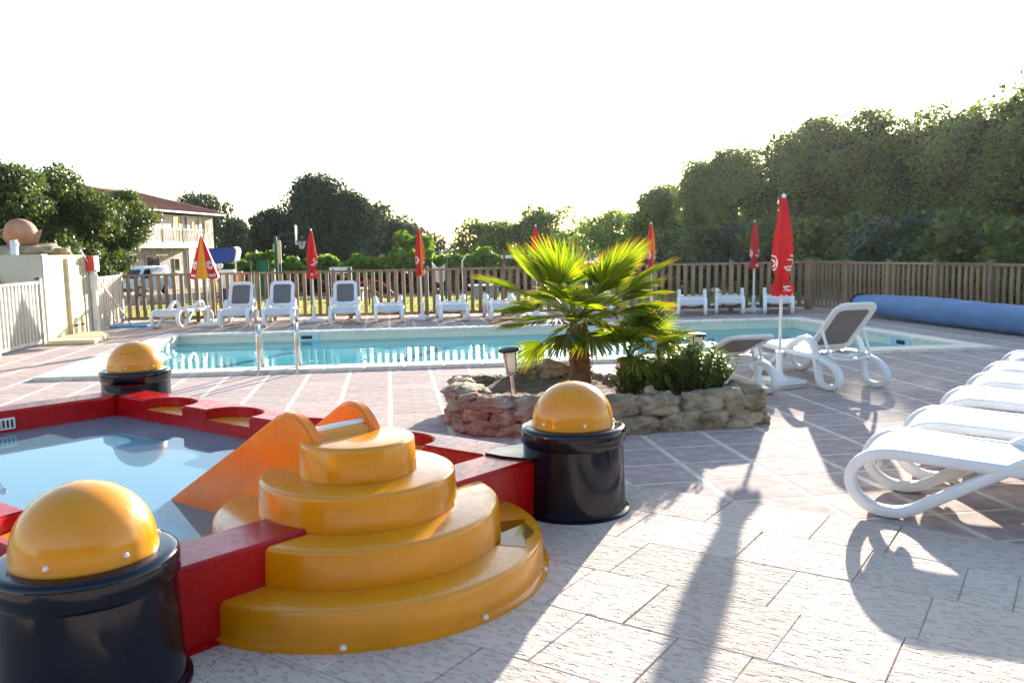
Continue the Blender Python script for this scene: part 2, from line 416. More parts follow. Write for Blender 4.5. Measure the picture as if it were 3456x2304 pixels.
# ------------------------------------------------------------------ mesh helpers
def finish(me, material, smooth=40):
    me.materials.append(material)
    if smooth:
        me.polygons.foreach_set('use_smooth', [True]*len(me.polygons))
        me.set_sharp_from_angle(angle=R(smooth))
    me.update()
def link(name, me, parent=None, loc=None):
    o = bpy.data.objects.new(name, me)
    COL.objects.link(o)
    if parent is not None:
        o.parent = parent
    if loc is not None:
        o.location = loc
    return o
class MB:
    def __init__(self):
        self.v, self.f = [], []
    def add(self, verts, faces):
        b = len(self.v)
        self.v += [tuple(p) for p in verts]
        self.f += [tuple(i+b for i in f) for f in faces]
        return self
    def box(self, x0, x1, y0, y1, z0, z1, M4=None):
        p = [(x0,y0,z0),(x1,y0,z0),(x1,y1,z0),(x0,y1,z0),(x0,y0,z1),(x1,y0,z1),(x1,y1,z1),(x0,y1,z1)]
        if M4 is not None:
            p = [tuple(M4 @ Vector(q)) for q in p]
        return self.add(p, [(3,2,1,0),(4,5,6,7),(0,1,5,4),(1,2,6,5),(2,3,7,6),(3,0,4,7)])
    def beam(self, a, b, w, h, up=(0,0,1)):
        a, b = Vector(a), Vector(b)
        d = (b-a).normalized()
        s = d.cross(Vector(up))
        if s.length < 1e-4:
            s = d.cross(Vector((0,1,0)))
        s.normalize()
        u = s.cross(d)
        s, u = s*w/2, u*h/2
        p = [a-s-u, a+s-u, a+s+u, a-s+u, b-s-u, b+s-u, b+s+u, b-s+u]
        return self.add(p, [(0,1,2,3),(7,6,5,4),(4,5,1,0),(5,6,2,1),(6,7,3,2),(7,4,0,3)])
    def tube(self, pts, rad, n=8, ref=(0,1,0), ax=(1.0, 1.0), caps=True, closed=False, sq=1.0):
        """sweep an ellipse; ax scales (along ref-side, in-plane)"""
        P = [Vector(p) for p in pts]
        N = len(P)
        rr = rad if isinstance(rad, (list, tuple)) else [rad]*N
        ref = Vector(ref)
        rings = []
        for i in range(N):
            if closed:
                t = P[(i+1) % N]-P[i-1]
            else:
                t = P[min(i+1, N-1)]-P[max(i-1, 0)]
            t.normalize()
            s = ref-t*ref.dot(t)
            if s.length < 1e-4:
                s = t.orthogonal()
            s.normalize()
            u = t.cross(s)
            cs = [(math.cos(2*math.pi*k/n), math.sin(2*math.pi*k/n)) for k in range(n)]
            if sq != 1.0:
                cs = [(math.copysign(abs(a_)**sq, a_), math.copysign(abs(b_)**sq, b_)) for a_, b_ in cs]
            rings.append([P[i]+s*a_*rr[i]*ax[0]+u*b_*rr[i]*ax[1] for a_, b_ in cs])
        vs_ = [p for r in rings for p in r]
        fs = []
        for i in range(N if closed else N-1):
            a, b = i*n, ((i+1) % N)*n
            for k in range(n):
                k2 = (k+1) % n
                fs.append((a+k, b+k, b+k2, a+k2))
        if caps and not closed:
            fs.append(tuple(range(n)))
            fs.append(tuple(reversed(range((N-1)*n, N*n))))
        return self.add(vs_, fs)
    def lathe(self, prof, n=48, c=(0,0,0), a0=0.0, a1=2*math.pi, mod=None):
        full = abs(a1-a0-2*math.pi) < 1e-6
        m = n if full else n+1
        vs_ = []
        for j, (r, z) in enumerate(prof):
            for k in range(m):
                a = a0+(a1-a0)*k/n
                q = r*(mod(a, j) if mod else 1.0)
                vs_.append((c[0]+q*math.cos(a), c[1]+q*math.sin(a), c[2]+z))
        fs = []
        for j in range(len(prof)-1):
            for k in range(n):
                k2 = (k+1) % m
                fs.append((j*m+k, j*m+k2, (j+1)*m+k2, (j+1)*m+k))
        return self.add(vs_, fs)
    def prism(self, poly, z0, z1):
        n = len(poly)
        vs_ = [(x, y, z0) for x, y in poly]+[(x, y, z1) for x, y in poly]
        fs = [tuple(reversed(range(n))), tuple(range(n, 2*n))]
        fs += [(i, (i+1) % n, n+(i+1) % n, n+i) for i in range(n)]
        return self.add(vs_, fs)
    def xf(self, M4):
        self.v = [tuple(M4 @ Vector(p)) for p in self.v]
        return self
    def mesh(self, name, material, bev=0.0, seg=2, smooth=40, top_only=None, clean=False):
        me = bpy.data.meshes.new(name)
        me.from_pydata(self.v, [], self.f)
        bm = bmesh.new()
        bm.from_mesh(me)
        if clean:
            bmesh.ops.remove_doubles(bm, verts=bm.verts, dist=1e-5)
        bmesh.ops.recalc_face_normals(bm, faces=bm.faces)
        if bev:
            bm.edges.ensure_lookup_table()
            ed = [e for e in bm.edges if len(e.link_faces) == 2 and e.calc_face_angle(0) > 0.5]
            if top_only is not None:
                ed = [e for e in ed if all(abs(v.co.z-top_only) < 1e-4 for v in e.verts)]
            bmesh.ops.bevel(bm, geom=ed, offset=bev, segments=seg, affect='EDGES', clamp_overlap=True)
        bm.to_mesh(me)
        bm.free()
        finish(me, material, smooth)
        return me
    def build(self, name, material, parent=None, loc=None, **kw):
        return link(name, self.mesh(name, material, **kw), parent, loc)
def fast_mesh(name, V, F, material, smooth=False):
    me = bpy.data.meshes.new(name)
    V = np.asarray(V, np.float32)
    F = np.asarray(F, np.int32)
    me.vertices.add(len(V))
    me.vertices.foreach_set('co', V.ravel())
    k = F.shape[1]
    me.loops.add(F.size)
    me.loops.foreach_set('vertex_index', F.ravel())
    me.polygons.add(len(F))
    me.polygons.foreach_set('loop_start', np.arange(0, F.size, k, dtype=np.int32))
    me.polygons.foreach_set('loop_total', np.full(len(F), k, np.int32))
    me.materials.append(material)
    if smooth:
        me.polygons.foreach_set('use_smooth', np.ones(len(F), bool))
    me.update(calc_edges=True)
    me.validate()
    return me
def tag(o, label=None, cat=None, group=None, kind=None):
    if label: o['label'] = label
    if cat: o['category'] = cat
    if group: o['group'] = group
    if kind: o['kind'] = kind
    return o
def thing(name, label, cat, loc=(0,0,0), rz=0.0, group=None):
    o = bpy.data.objects.new(name, None)
    o.empty_display_size = 0.2
    COL.objects.link(o)
    o.location = loc
    o.rotation_euler = (0, 0, rz)
    return tag(o, label, cat, group)
def copy_tree(o, parent=None):
    c = o.copy()
    COL.objects.link(c)
    if parent is not None:
        c.parent = parent
    for ch in list(o.children):
        copy_tree(ch, c)
    return c
def struct(name, mb, material, **kw):
    return tag(mb.build(name, material, **kw), kind='structure')
def V2(a): return np.array(a, float)

# ------------------------------------------------------------------ the lie of the land
PI_NL, PI_NR, PI_FR, PI_FL = V2((-4.08, 11.43)), V2((7.95, 10.85)), V2((7.76, 15.52)), V2((-3.92, 16.34))
PO_NL, PO_NR, PO_FR, PO_FL = V2((-4.43, 11.08)), V2((8.27, 10.46)), V2((8.08, 15.86)), V2((-4.26, 16.70))
def land(x, y):
    d = min(1.0, max(0.0, (y-22.0)/40.0))
    return -0.05-1.05*d
def ground_mesh():
    quad_in = [PI_NL+V2((.15,.15)), PI_NR+V2((-.15,.15)), PI_FR+V2((-.15,-.15)), PI_FL+V2((.15,-.15))]
    x0, x1, y0, y1 = -4.2, 8.0, 10.7, 16.5
    xs = sorted(set([-900,-400,-200,-100,-60,-40,-25,-15,-10,x0,-2,0,2,4,6,x1,10,15,25,40,60,100,200,400,900]))
    ys = sorted(set([-60,-30,-10,0,5,y0,12,14,y1,19,22,25,28,32,36,42,48,54,62,80,110,160,250,400,800,1600]))
    V, F, idx = [], [], {}
    for j, y in enumerate(ys):
        for i, x in enumerate(xs):
            idx[i, j] = len(V)
            V.append((x, y, land(x, y)))
    for j in range(len(ys)-1):
        for i in range(len(xs)-1):
            if xs[i] >= x0 and xs[i+1] <= x1 and ys[j] >= y0 and ys[j+1] <= y1:
                continue
            F.append((idx[i,j], idx[i+1,j], idx[i+1,j+1], idx[i,j+1]))
    mb = MB().add(V, F)
    return mb
struct('ground', ground_mesh(), M['ground'], smooth=180)
# lawn sheet behind the fence and its blades
mb = MB()
ys = [20.9, 24, 27, 30, 34]
for j in range(len(ys)-1):
    mb.add([(-12, ys[j], land(0, ys[j])+.012), (16, ys[j], land(0, ys[j])+.012), (16, ys[j+1], land(0, ys[j+1])+.012), (-12, ys[j+1], land(0, ys[j+1])+.012)], [(0,1,2,3)])
struct('lawn', mb, M['lawn'])
n = 26000
gx, gy = RNG.uniform(-8, 12, n), 21.2+12.5*RNG.uniform(0, 1, n)**1.4
gz = np.array([land(0, y)+.01 for y in gy])
a = RNG.uniform(0, 6.28, n)
h = RNG.uniform(.04, .11, n)
w = .012
P0 = np.stack([gx-w*np.cos(a), gy-w*np.sin(a), gz], 1)
P1 = np.stack([gx+w*np.cos(a), gy+w*np.sin(a), gz], 1)
P2 = np.stack([gx+RNG.normal(0, .03, n), gy+RNG.normal(0, .03, n), gz+h], 1)
Vg = np.stack([P0, P1, P2], 1).reshape(-1, 3)
tag(link('grass', fast_mesh('grass', Vg, np.arange(3*n).reshape(-1, 3), M['grass'])), 'short sunlit grass on the lawn behind the picket fence', 'grass', kind='stuff')
# gravel drive by the house
mb = MB()
ys = [40.0, 48, 56, 64]
for j in range(3):
    a_, b_ = ys[j], ys[j+1]
    mb.add([(-24, a_, land(0, a_)+.012), (-9, a_, land(0, a_)+.012), (-9, b_, land(0, b_)+.012), (-24, b_, land(0, b_)+.012)], [(0,1,2,3)])
struct('gravel_drive', mb, M['gravel'])

# ------------------------------------------------------------------ deck
TX0, TY0, TS, TD = -2.03743, 10.09476, 0.5, 0.45481
TV, MV = V2((0.743, -0.669)), V2((0.669, 0.743))
def in_slab(x, y):
    p = V2((x, y))
    return p @ MV < 4.765 and (-(p @ TV)) < 7.7
def inset_quad(p, q):
    return p
def in_quad(x, y, Q):
    s = None
    for i in range(4):
        a, b = Q[i], Q[(i+1) % 4]
        c = (b[0]-a[0])*(y-a[1])-(b[1]-a[1])*(x-a[0])
        if c < 0:
            return False
    return True
OUT = [PO_NL, PO_NR, PO_FR, PO_FL]
INQ = [PI_NL, PI_NR, PI_FR, PI_FL]
DX0, DX1, DY0, DY1 = -10.0, 11.2, -5.0, 20.9
# joint bed with a hole for the pool
def deck_sheet():
    mb = MB()
    corners = [(DX0, DY0), (DX1, DY0), (DX1, DY1), (DX0, DY1)]
    hole = [PO_NL+V2((.1,.1)), PO_NR+V2((-.1,.1)), PO_FR+V2((-.1,-.1)), PO_FL+V2((.1,-.1))]
    v = [(*c, 0.0) for c in corners]+[(*h_, 0.0) for h_ in hole]
    mb.add(v, [(0,1,5,4), (1,2,6,5), (2,3,7,6), (3,0,4,7)])
    return mb
deck = struct('deck', deck_sheet(), M['joint'])
def project(x, y, z=0.0):
    c, s = math.cos(-YAW), math.sin(-YAW)
    X, Y, Z = c*x-s*y, s*x+c*y, z-CAMH
    cp, sp = math.cos(PITCH), math.sin(PITCH)
    dep, up = Y*cp-Z*sp, Y*sp+Z*cp
    return dep, 0.5+2850/3456*X/max(dep, 1e-3), 0.5-2850/2304*up/max(dep, 1e-3)
tiles = []
for i in range(-17, 28):
    for j in range(-25, 34):
        cx, cy = TX0+TS*(i+.5), TY0-TD*(j+.5)
        if not (DX0 < cx < DX1-.2 and DY0 < cy < DY1-.2):
            continue
        if in_slab(cx-.1, cy-.1) and in_slab(cx+.1, cy+.1):
            continue
        corners = [(cx-.226, cy-.212), (cx+.226, cy-.212), (cx+.226, cy+.212), (cx-.226, cy+.212)]
        if any(in_quad(x, y, OUT) for x, y in corners) or in_quad(cx, cy, OUT):
            full = False
        else:
            full = True
        if any(in_slab(x, y) for x, y in corners):
            full = False
        tiles.append((cx, cy, corners, full))
def clip(poly, f):
    out = []
    n_ = len(poly)
    for k in range(n_):
        p, q = poly[k], poly[(k+1) % n_]
        fp, fq = f(p), f(q)
        if fp >= 0:
            out.append(p)
        if fp*fq < 0:
            t = fp/(fp-fq)
            out.append((p[0]+t*(q[0]-p[0]), p[1]+t*(q[1]-p[1])))
    return out
tile_me = MB().box(-.226, .226, -.212, .212, -.02, .0013).mesh('tile', M['tile'], bev=.0006, seg=1)
cand = []
for t in tiles:
    d, u, v = project(t[0], t[1])
    vis = d > 1 and -.02 < u < 1.02 and -.02 < v < 1.03
    cand.append((not vis, d, t))
cand.sort(key=lambda c: (c[0], c[1]))
rest = MB()
count = 0
for hid, d, (cx, cy, corners, full) in cand:
    dz = random.uniform(-.0003, .0003)
    if full and not hid and count < 290:
        o = link('tile', tile_me, deck, (cx, cy, dz))
        o.rotation_euler = (random.uniform(-.0012, .0012), random.uniform(-.0012, .0012), random.choice((0, math.pi)))
        count += 1
        continue
    polys = [corners]
    if not full:
        # cut by the slab border, then by the four sides of the pool
        if any(in_slab(x, y) for x, y in corners):
            p = clip(corners, lambda q: q[0]*MV[0]+q[1]*MV[1]-4.77)
            polys = [p]
        inq = any(in_quad(x, y, OUT) for x, y in corners)
        if inq:
            np_, remain = [], polys[0]
            for k in range(4):
                a, b = OUT[k], OUT[(k+1) % 4]
                e = lambda q, a=a, b=b: -((b[0]-a[0])*(q[1]-a[1])-(b[1]-a[1])*(q[0]-a[0]))-.01
                part = clip(remain, e)
                if len(part) >= 3:
                    np_.append(part)
                remain = clip(remain, lambda q, e=e: -e(q))
                if len(remain) < 3:
                    break
            polys = np_
    for p in polys:
        if len(p) >= 3:
            rest.prism(p, -.02, .0013+dz)
tag(rest.build('tile_field', M['tile'], deck, smooth=0), kind='stuff')

# pale pitted slabs round the paddling pool
def slab_sheet():
    c = lambda t, m_: tuple(TV*t+MV*m_)+(.0025,)
    mb = MB()
    mb.add([c(-7.7, -6), c(6, -6), c(6, 4.763), c(-7.7, 4.763)], [(0,1,2,3)])
    return mb
bed = struct('slab_paving', slab_sheet(), M['bed'])
slab_rest = MB()
row = 0
rr = random.Random(4)
MROWS = [4.757-.457*k for k in range(0, 20)]
cnt = 0
preset = {0: [-2.2, -1.64, -1.09, -.72, -.12], 1: [-1.95, -1.32, -.78, -.36, -.16, .4], 2: [-1.76, -1.02, -.45, .1], 3: [-1.83, -1.46, -.88, -.49, .05], 4: [-1.62, -1.22, -.93, -.52, -.02]}
for k in range(len(MROWS)-1):
    m1, m0 = MROWS[k], MROWS[k+1]
    cuts = []
    if k in preset:
        cuts = list(preset[k])
    else:
        cuts = [-1.8+rr.uniform(-.2, .2)]
    while cuts[0] > -7.6:
        cuts.insert(0, max(-7.68, cuts[0]-rr.choice((.4, .55, .62, .7))))
    while cuts[-1] < 5.5:
        cuts.append(cuts[-1]+rr.choice((.4, .55, .62, .7)))
    for a_, b_ in zip(cuts[:-1], cuts[1:]):
        if b_-a_ < .08:
            continue
        g = .0012
        cxy = TV*((a_+b_)/2)+MV*((m0+m1)/2)
        d, u, v = project(*cxy)
        vis = d > .3 and -.15 < u < 1.15 and 0 < v < 1.35
        dz = rr.uniform(-.001, .0015)
        sk = [rr.uniform(-.004, .004) for _ in range(4)]
        poly = [TV*(a_+g+sk[0])+MV*(m0+g), TV*(b_-g+sk[1])+MV*(m0+g), TV*(b_-g+sk[2])+MV*(m1-g), TV*(a_+g+sk[3])+MV*(m1-g)]
        loc = [tuple(p-cxy) for p in poly]
        if vis and cnt < 280:
            MB().prism(loc, -.01, .009+dz).build('slab', M['slab'], bed, (cxy[0], cxy[1], 0), bev=.003, seg=1, top_only=.009+dz)
            cnt += 1
        else:
            slab_rest.prism([tuple(p) for p in poly], -.01, .009+dz)
tag(slab_rest.build('slab_field', M['slab'], bed, smooth=0), kind='stuff')

# ------------------------------------------------------------------ swimming pool
pool = thing('swimming_pool', 'large rectangular swimming pool of turquoise water with pale stone coping', 'pool')
zc, zw, zb = .045, -.13, -.40
mb = MB()
q = INQ
v = [(*p, zw-.015) for p in q]+[(*p, zb) for p in q]
mb.add(v, [(0,1,5,4), (1,2,6,5), (2,3,7,6), (3,0,4,7), (4,5,6,7)])
basin = mb.build('basin', M['poolwhite'], pool, smooth=0)
v = [(*p, zc-.035) for p in q]+[(*p, zw-.015) for p in q]
MB().add(v, [(0,1,5,4), (1,2,6,5), (2,3,7,6), (3,0,4,7)]).build('waterline_band', M['liner'], basin, smooth=0)
eps = .0
mb = MB().add([(*(p), zw) for p in q], [(0,1,2,3)])
mb.build('water', M['water'], pool, smooth=0)
for (i0, i1, o0, o1) in ((PI_NL, PI_NR, PO_NL, PO_NR), (PI_NR, PI_FR, PO_NR, PO_FR), (PI_FR, PI_FL, PO_FR, PO_FL), (PI_FL, PI_NL, PO_FL, PO_NL)):
    L = np.linalg.norm(o1-o0)
    N = max(1, round(L/.5))
    for k in range(N):
        t0, t1 = k/N+.004/L, (k+1)/N-.004/L
        lerp = lambda a, b, t: a+(b-a)*t
        nrm = (i0-o0)/np.linalg.norm(i0-o0)*.03
        pol = [lerp(o0, o1, t0), lerp(o0, o1, t1), lerp(i0, i1, t1)+nrm*.8, lerp(i0, i1, t0)+nrm*.8]
        cc = sum(pol)/4
        MB().prism([tuple(p-cc) for p in pol], -.02, zc+random.uniform(-.001, .001)).build('coping_stone', M['coping'], pool, (cc[0], cc[1], 0), bev=.012, seg=2)
def skimmer(cx, cy, dx, dy):
    # frame on the wall above the water, opening in its middle; (dx,dy) runs along the wall
    d = V2((dx, dy)); d = d/np.linalg.norm(d)
    nn = V2((d[1], -d[0]))
    if (V2((2, 13.5))-V2((cx, cy))) @ nn < 0:
        nn = -nn
    Mx = Matrix(((d[0], nn[0], 0, cx), (d[1], nn[1], 0, cy), (0, 0, 1, 0), (0, 0, 0, 1)))
    mb = MB()
    mb.box(-.24, .24, -.02, .02, -.06+.05, .0+.01, Mx).box(-.24, .24, -.02, .02, -.2, -.15, Mx).box(-.24, -.19, -.02, .02, -.15, -.01, Mx).box(.19, .24, -.02, .02, -.15, -.01, Mx)
    s = mb.build('skimmer', M['skim'], pool, smooth=0)
    MB().box(-.19, .19, -.012, .006, -.15, -.01, Mx).build('flap', M['skim'], s, smooth=0)
    MB().box(-.10, .10, .0062, .0112, -.095, -.035, Mx).build('opening', M['black'], s, smooth=0)
for t in (.80,):
    p = PI_FR+(PI_FL-PI_FR)*t
    skimmer(p[0], p[1], *(PI_FL-PI_FR))
for t in (.28, .62):
    p = PI_NR+(PI_FR-PI_NR)*t
    skimmer(p[0], p[1], *(PI_FR-PI_NR))
# ladder
lad = thing('pool_ladder', 'polished steel pool ladder with two arched handrails on the coping', 'ladder', (-1.435, 10.87, 0))
for sx in (-.235, .235):
    pts = [(sx, 0, 0), (sx, 0, .25), (sx, 0, .48)]
    for k in range(1, 10):
        a_ = math.pi*k/9.0
        pts.append((sx, .12-.12*math.cos(a_), .48+.13*math.sin(a_)))
    pts += [(sx, .30, .30), (sx, .46, .0), (sx, .60, -.2), (sx, .61, -.355)]
    h_ = MB().tube(pts, .021, 12, (1, 0, 0)).build('handrail', M['steel'], lad)
    MB().lathe([(0, .012), (.04, .012), (.046, .004), (.046, -.0)], 20, (sx, 0, .006)).build('foot_flange', M['steel'], h_)
for z in (-.27,):
    MB().box(-.235, .235, .62, .69, z-.015, z+.015).build('step', M['steel'], lad, bev=.005)

# ------------------------------------------------------------------ paddling pool
pp = thing('paddling_pool', 'red, yellow and navy fibreglass paddling pool with domed corner posts', 'paddling pool')
AI, BI, CI = V2((-1.0, 3.43)), V2((.50, 4.71)), V2((-2.33, 7.48))
DI = AI+CI-BI
WALLH, WW = .345, .29
WATER_Z = .175
quad = [AI, BI, CI, DI]
MB().add([(*p, .03) for p in quad], [(0,1,2,3)]).build('pool_floor', M['cream_floor'], pp, smooth=0)
ctr = sum(quad)/4
MB().add([(*(p+(p-ctr)*.01), WATER_Z) for p in quad], [(0,1,2,3)]).build('water', M['pwater'], pp, smooth=0)
def wall_panel(P, Q, notches=(), grille=None):
    """P->Q along the inner face; outward is to the right of P->Q"""
    d = (Q-P)
    L = np.linalg.norm(d)
    d = d/L
    o = V2((d[1], -d[0]))
    Mx = Matrix(((d[0], o[0], 0, P[0]), (d[1], o[1], 0, P[1]), (0, 0, 1, 0), (0, 0, 0, 1)))
    a, b = .004, L-.004
    nz = .265
    if notches:
        low = MB().prism([(a, 0), (b, 0), (b+WW*.93, WW), (a-WW*.93, WW)], 0, nz)
        poly = [(b+WW*.93, WW), (a-WW*.93, WW), (a, 0)]
        for (u0, u1) in notches:
            c, hw = (u0+u1)/2, (u1-u0)/2
            poly.append((u0, 0))
            for k in range(1, 16):
                an = math.pi*(1-k/16)
                poly.append((c+hw*1.02*math.cos(an), .235*math.sin(an)**.75))
            poly.append((u1, 0))
        poly.append((b, 0))
        low.xf(Mx)
        w = low.build('wall_panel', M['red'], pp, smooth=0)
        up = MB().prism(poly, nz+.0005, WALLH)
        up.xf(Mx)
        up.build('scalloped_rim', M['red'], w, bev=.012, seg=3, top_only=WALLH)
        for (u0, u1) in notches:
            c, hw = (u0+u1)/2, (u1-u0)/2-.003
            pts = [(c+hw*math.cos(math.pi*k/16), .012+.22*math.sin(math.pi*k/16)**.8) for k in range(17)]
            MB().prism(pts, nz-.02, nz+.004).xf(Mx).build('scallop_seat', M['yellow'], w, smooth=0)
    else:
        w = MB().prism([(a, 0), (b, 0), (b+WW*.93, WW), (a-WW*.93, WW)], 0, WALLH).xf(Mx).build('wall_panel', M['red'], pp, bev=.018, seg=3)
    MB().box(a-.1, b+.1, WW+.001, WW+.03, 0.009, .022).xf(Mx).build('flange', M['red'], w, bev=.004)
    k = a+.25
    while k < b-.1:
        MB().lathe([(0, .012), (.008, .010), (.012, .003), (.012, -.002)], 12).xf(Mx @ Matrix.Translation((k, WW+.017, .022))).build('bolt_cap', M['whitecap'], w)
        k += .52
    if grille:
        g = MB().box(grille-.13, grille+.13, -.012, -.0005, .20, .29).xf(Mx).build('grille', M['whitecap'], w, bev=.004)
        for s in range(8):
            x = grille-.105+s*.03
            MB().box(x-.008, x+.008, -.0135, -.0122, .215, .275).xf(Mx).build('slot', M['black'], g, smooth=0)
    return w
wall_panel(AI, BI)
Lbc = np.linalg.norm(CI-BI)
nt_ = [(Lbc-e, Lbc-s) for s, e in ((.44, .96), (1.28, 1.80), (2.12, 2.64), (2.96, 3.48))]
wall_panel(BI, CI, sorted(nt_))
wall_panel(CI, DI, grille=.92)
wall_panel(DI, AI, [(.44, .96), (1.28, 1.80), (2.12, 2.64), (2.96, 3.48)])
dAB = (BI-AI)/np.linalg.norm(BI-AI)
dBC = (CI-BI)/np.linalg.norm(CI-BI)
def pedestal(K, out, spin=0.0, holes=False, off=.515):
    out = out/np.linalg.norm(out)
    c = K+out*off
    prof = [(.322, .009), (.322, .022), (.305, .026), (.300, .03), (.293, .25), (.289, .395), (.296, .405), (.303, .415), (.304, .475), (.300, .49), (.290, .499), (.27, .502), (.2, .502), (0, .502)]
    p = MB().lathe(prof, 72).build('corner_pedestal', M['navy'], pp, (c[0], c[1], 0), smooth=35)
    p.rotation_euler = (0, 0, spin)
    prof = [(.236, .5025), (.236, .515), (.232, .53)]+[(.232*math.cos(t), .53+.222*math.sin(t)) for t in np.linspace(.08, math.pi/2, 18)]
    prof[-1] = (0.0005, prof[-1][1])
    MB().lathe(prof, 64).build('dome', M['yellow'], p, smooth=50)
    for k in range(6):
        an = k*math.pi/3+.35
        q_ = Matrix.Translation((.2335*math.cos(an), .2335*math.sin(an), .535)) @ Matrix.Rotation(an, 4, 'Z') @ Matrix.Rotation(math.pi/2, 4, 'Y')
        MB().lathe([(0.0003, .009), (.007, .007), (.0105, .0), (.0105, -.004)], 12).xf(q_).build('screw_cap', M['whitecap'], p)
    if holes:
        for k in (-1, 0, 1):
            an = -math.pi/2+.28*k-spin+.0
            el = .62
            q_ = Matrix.Translation((.233*math.cos(an)*math.cos(el), .233*math.sin(an)*math.cos(el), .53+.223*math.sin(el))) @ Matrix.Rotation(an, 4, 'Z') @ Matrix.Rotation(math.pi/2-el, 4, 'Y')
            MB().lathe([(0.0003, .001), (.006, .0005), (.006, -.002)], 10).xf(q_).build('vent_hole', M['black'], p)
    # navy block that ties the two red walls to the post
    ang = math.atan2(out[1], out[0])
    blk = [(-.012, 0), (.085, -.105), (.24, -.20), (.33, -.15), (.33, .15), (.24, .20), (.085, .105)]
    Mx = Matrix.Translation((K[0], K[1], 0)) @ Matrix.Rotation(ang, 4, 'Z')
    blk = MB().prism(blk, WALLH+.0008, .358).xf(Matrix.Rotation(-spin, 4, 'Z') @ Matrix.Translation((-c[0], -c[1], 0)) @ Mx)
    blk.build('corner_block', M['navy'], p, bev=.012, seg=2, top_only=.358)
    return p
pedestal(AI, V2((-.16, -.99)), .0, off=.44)
pedestal(BI, dAB-dBC, .25)
pedestal(CI, dAB+dBC, .1, True)
pedestal(DI, -dAB+dBC)
# round steps
TC = V2((-.18, 4.0))
tower = None
tier_spec = [(.87, 0.009, .165), (.667, .166, .325), (.46, .326, .485), (.27, .486, .645)]
for k, (r, z0, z1) in enumerate(tier_spec):
    prof = []
    if k == 0:
        prof += [(r+.03, .009), (r+.03, .022), (r+.012, .026)]
    prof += [(r+.006, z0 if k else .03), (r, z1-.022), (r-.004, z1-.010), (r-.012, z1-.003), (r-.024, z1), (r*.3, z1), (0.0005, z1)]
    o = MB().lathe(prof, 128).build('step_tier', M['yellow'], pp, (TC[0], TC[1], 0), smooth=35)
    if k == 0:
        for an in (-2.35, -1.62, -.95, -.30, .15):
            MB().lathe([(0.0003, .014), (.010, .012), (.014, .003), (.014, -.003)], 12, ((r+.017)*math.cos(an), (r+.017)*math.sin(an), .024)).build('bolt_cap', M['whitecap'], o)
        pud = []
        for t in np.linspace(0, 1, 15):
            an = -.42+.50*t
            pud.append(((r-.055-.015*math.sin(9*t))*math.cos(an), (r-.055-.015*math.sin(9*t))*math.sin(an)))
        for t in np.linspace(1, 0, 15):
            an = -.42+.50*t
            pud.append(((.675)*math.cos(an), (.675)*math.sin(an)))
        MB().prism(pud, .1645, .1672).build('puddle', M['puddle'], o, smooth=0)
nIN = V2((-dAB[1], dAB[0]))
SM = Matrix(((nIN[0], dAB[0], 0, TC[0]), (nIN[1], dAB[1], 0, TC[1]), (0, 0, 1, 0), (0, 0, 0, 1)))
chute = MB()
cp_ = [(.045, .62), (.07, .665), (.11, .688), (.16, .69), (.22, .672), (.32, .61), (.7, .36), (1.05, .14), (1.16, .10), (1.30, .09)]
vs_ = [(n_, s_, z) for n_, z in cp_ for s_ in (-.175-.08*n_, .15)]+[(n_, s_, z-.1) for n_, z in cp_ for s_ in (-.175-.08*n_, .15)]
m_ = len(cp_)
fs_ = []
for i in range(m_-1):
    fs_ += [(2*i, 2*i+1, 2*i+3, 2*i+2), (2*m_+2*i, 2*m_+2*i+2, 2*m_+2*i+3, 2*m_+2*i+1)]
chute.add(vs_, fs_).xf(SM)
sl = chute.build('slide_chute', M['yellow'], pp, smooth=60)
MB().tube([SM @ Vector((.125, s_, .668)) for s_ in (-.16, 0, .13)], .030, 14, (0, 0, 1)).build('lip_highlight', M['whitecap'], sl)  # white tube standing in for the sky's highlight on the chute lip
prof = [(.03, .05), (.03, .63), (.05, .672), (.085, .715), (.13, .748), (.19, .767), (.25, .765), (.31, .745), (.38, .705), (.60, .572), (1.38, .118), (1.46, .05)]
for s0 in (-.215, .125):
    mb = MB()
    k = len(prof)
    sk = (lambda n_: -.08*n_) if s0 < 0 else (lambda n_: .03*n_)
    vs_ = [(n_, s0+sk(n_), z) for n_, z in prof]+[(n_, s0+.06+sk(n_), z) for n_, z in prof]
    fs_ = [tuple(range(k)), tuple(reversed(range(k, 2*k)))]+[(i, (i+1) % k, k+(i+1) % k, k+i) for i in range(k)]
    mb.add(vs_, fs_).xf(SM).build('slide_side', M['orange'] if s0 < 0 else M['orange'], sl, bev=.016, seg=3, smooth=50)
# filter canister with a red lever ball on the far wall
can = thing('filter_canister', 'small navy canister with clear lid and red lever ball on red wall', 'canister', (-3.17, 6.98, WALLH))
MB().lathe([(.09, 0), (.09, .06), (.082, .07), (0.001, .07)], 28).build('body', M['navy'], can)
MB().lathe([(.07, .07), (.07, .17), (.05, .19), (0.001, .192)], 28).build('lid', M['glasspale'], can)
MB().tube([(.05, 0, .15), (.09, .02, .28)], .008, 8).build('lever', M['steel'], can)
MB().lathe([(0.0005, -.03)]+[(.03*math.cos(t), .03*math.sin(t)) for t in np.linspace(-1.4, 1.4, 9)]+[(0.0005, .03)], 16, (.095, .02, .31)).build('lever_ball', M['redplastic'], can)

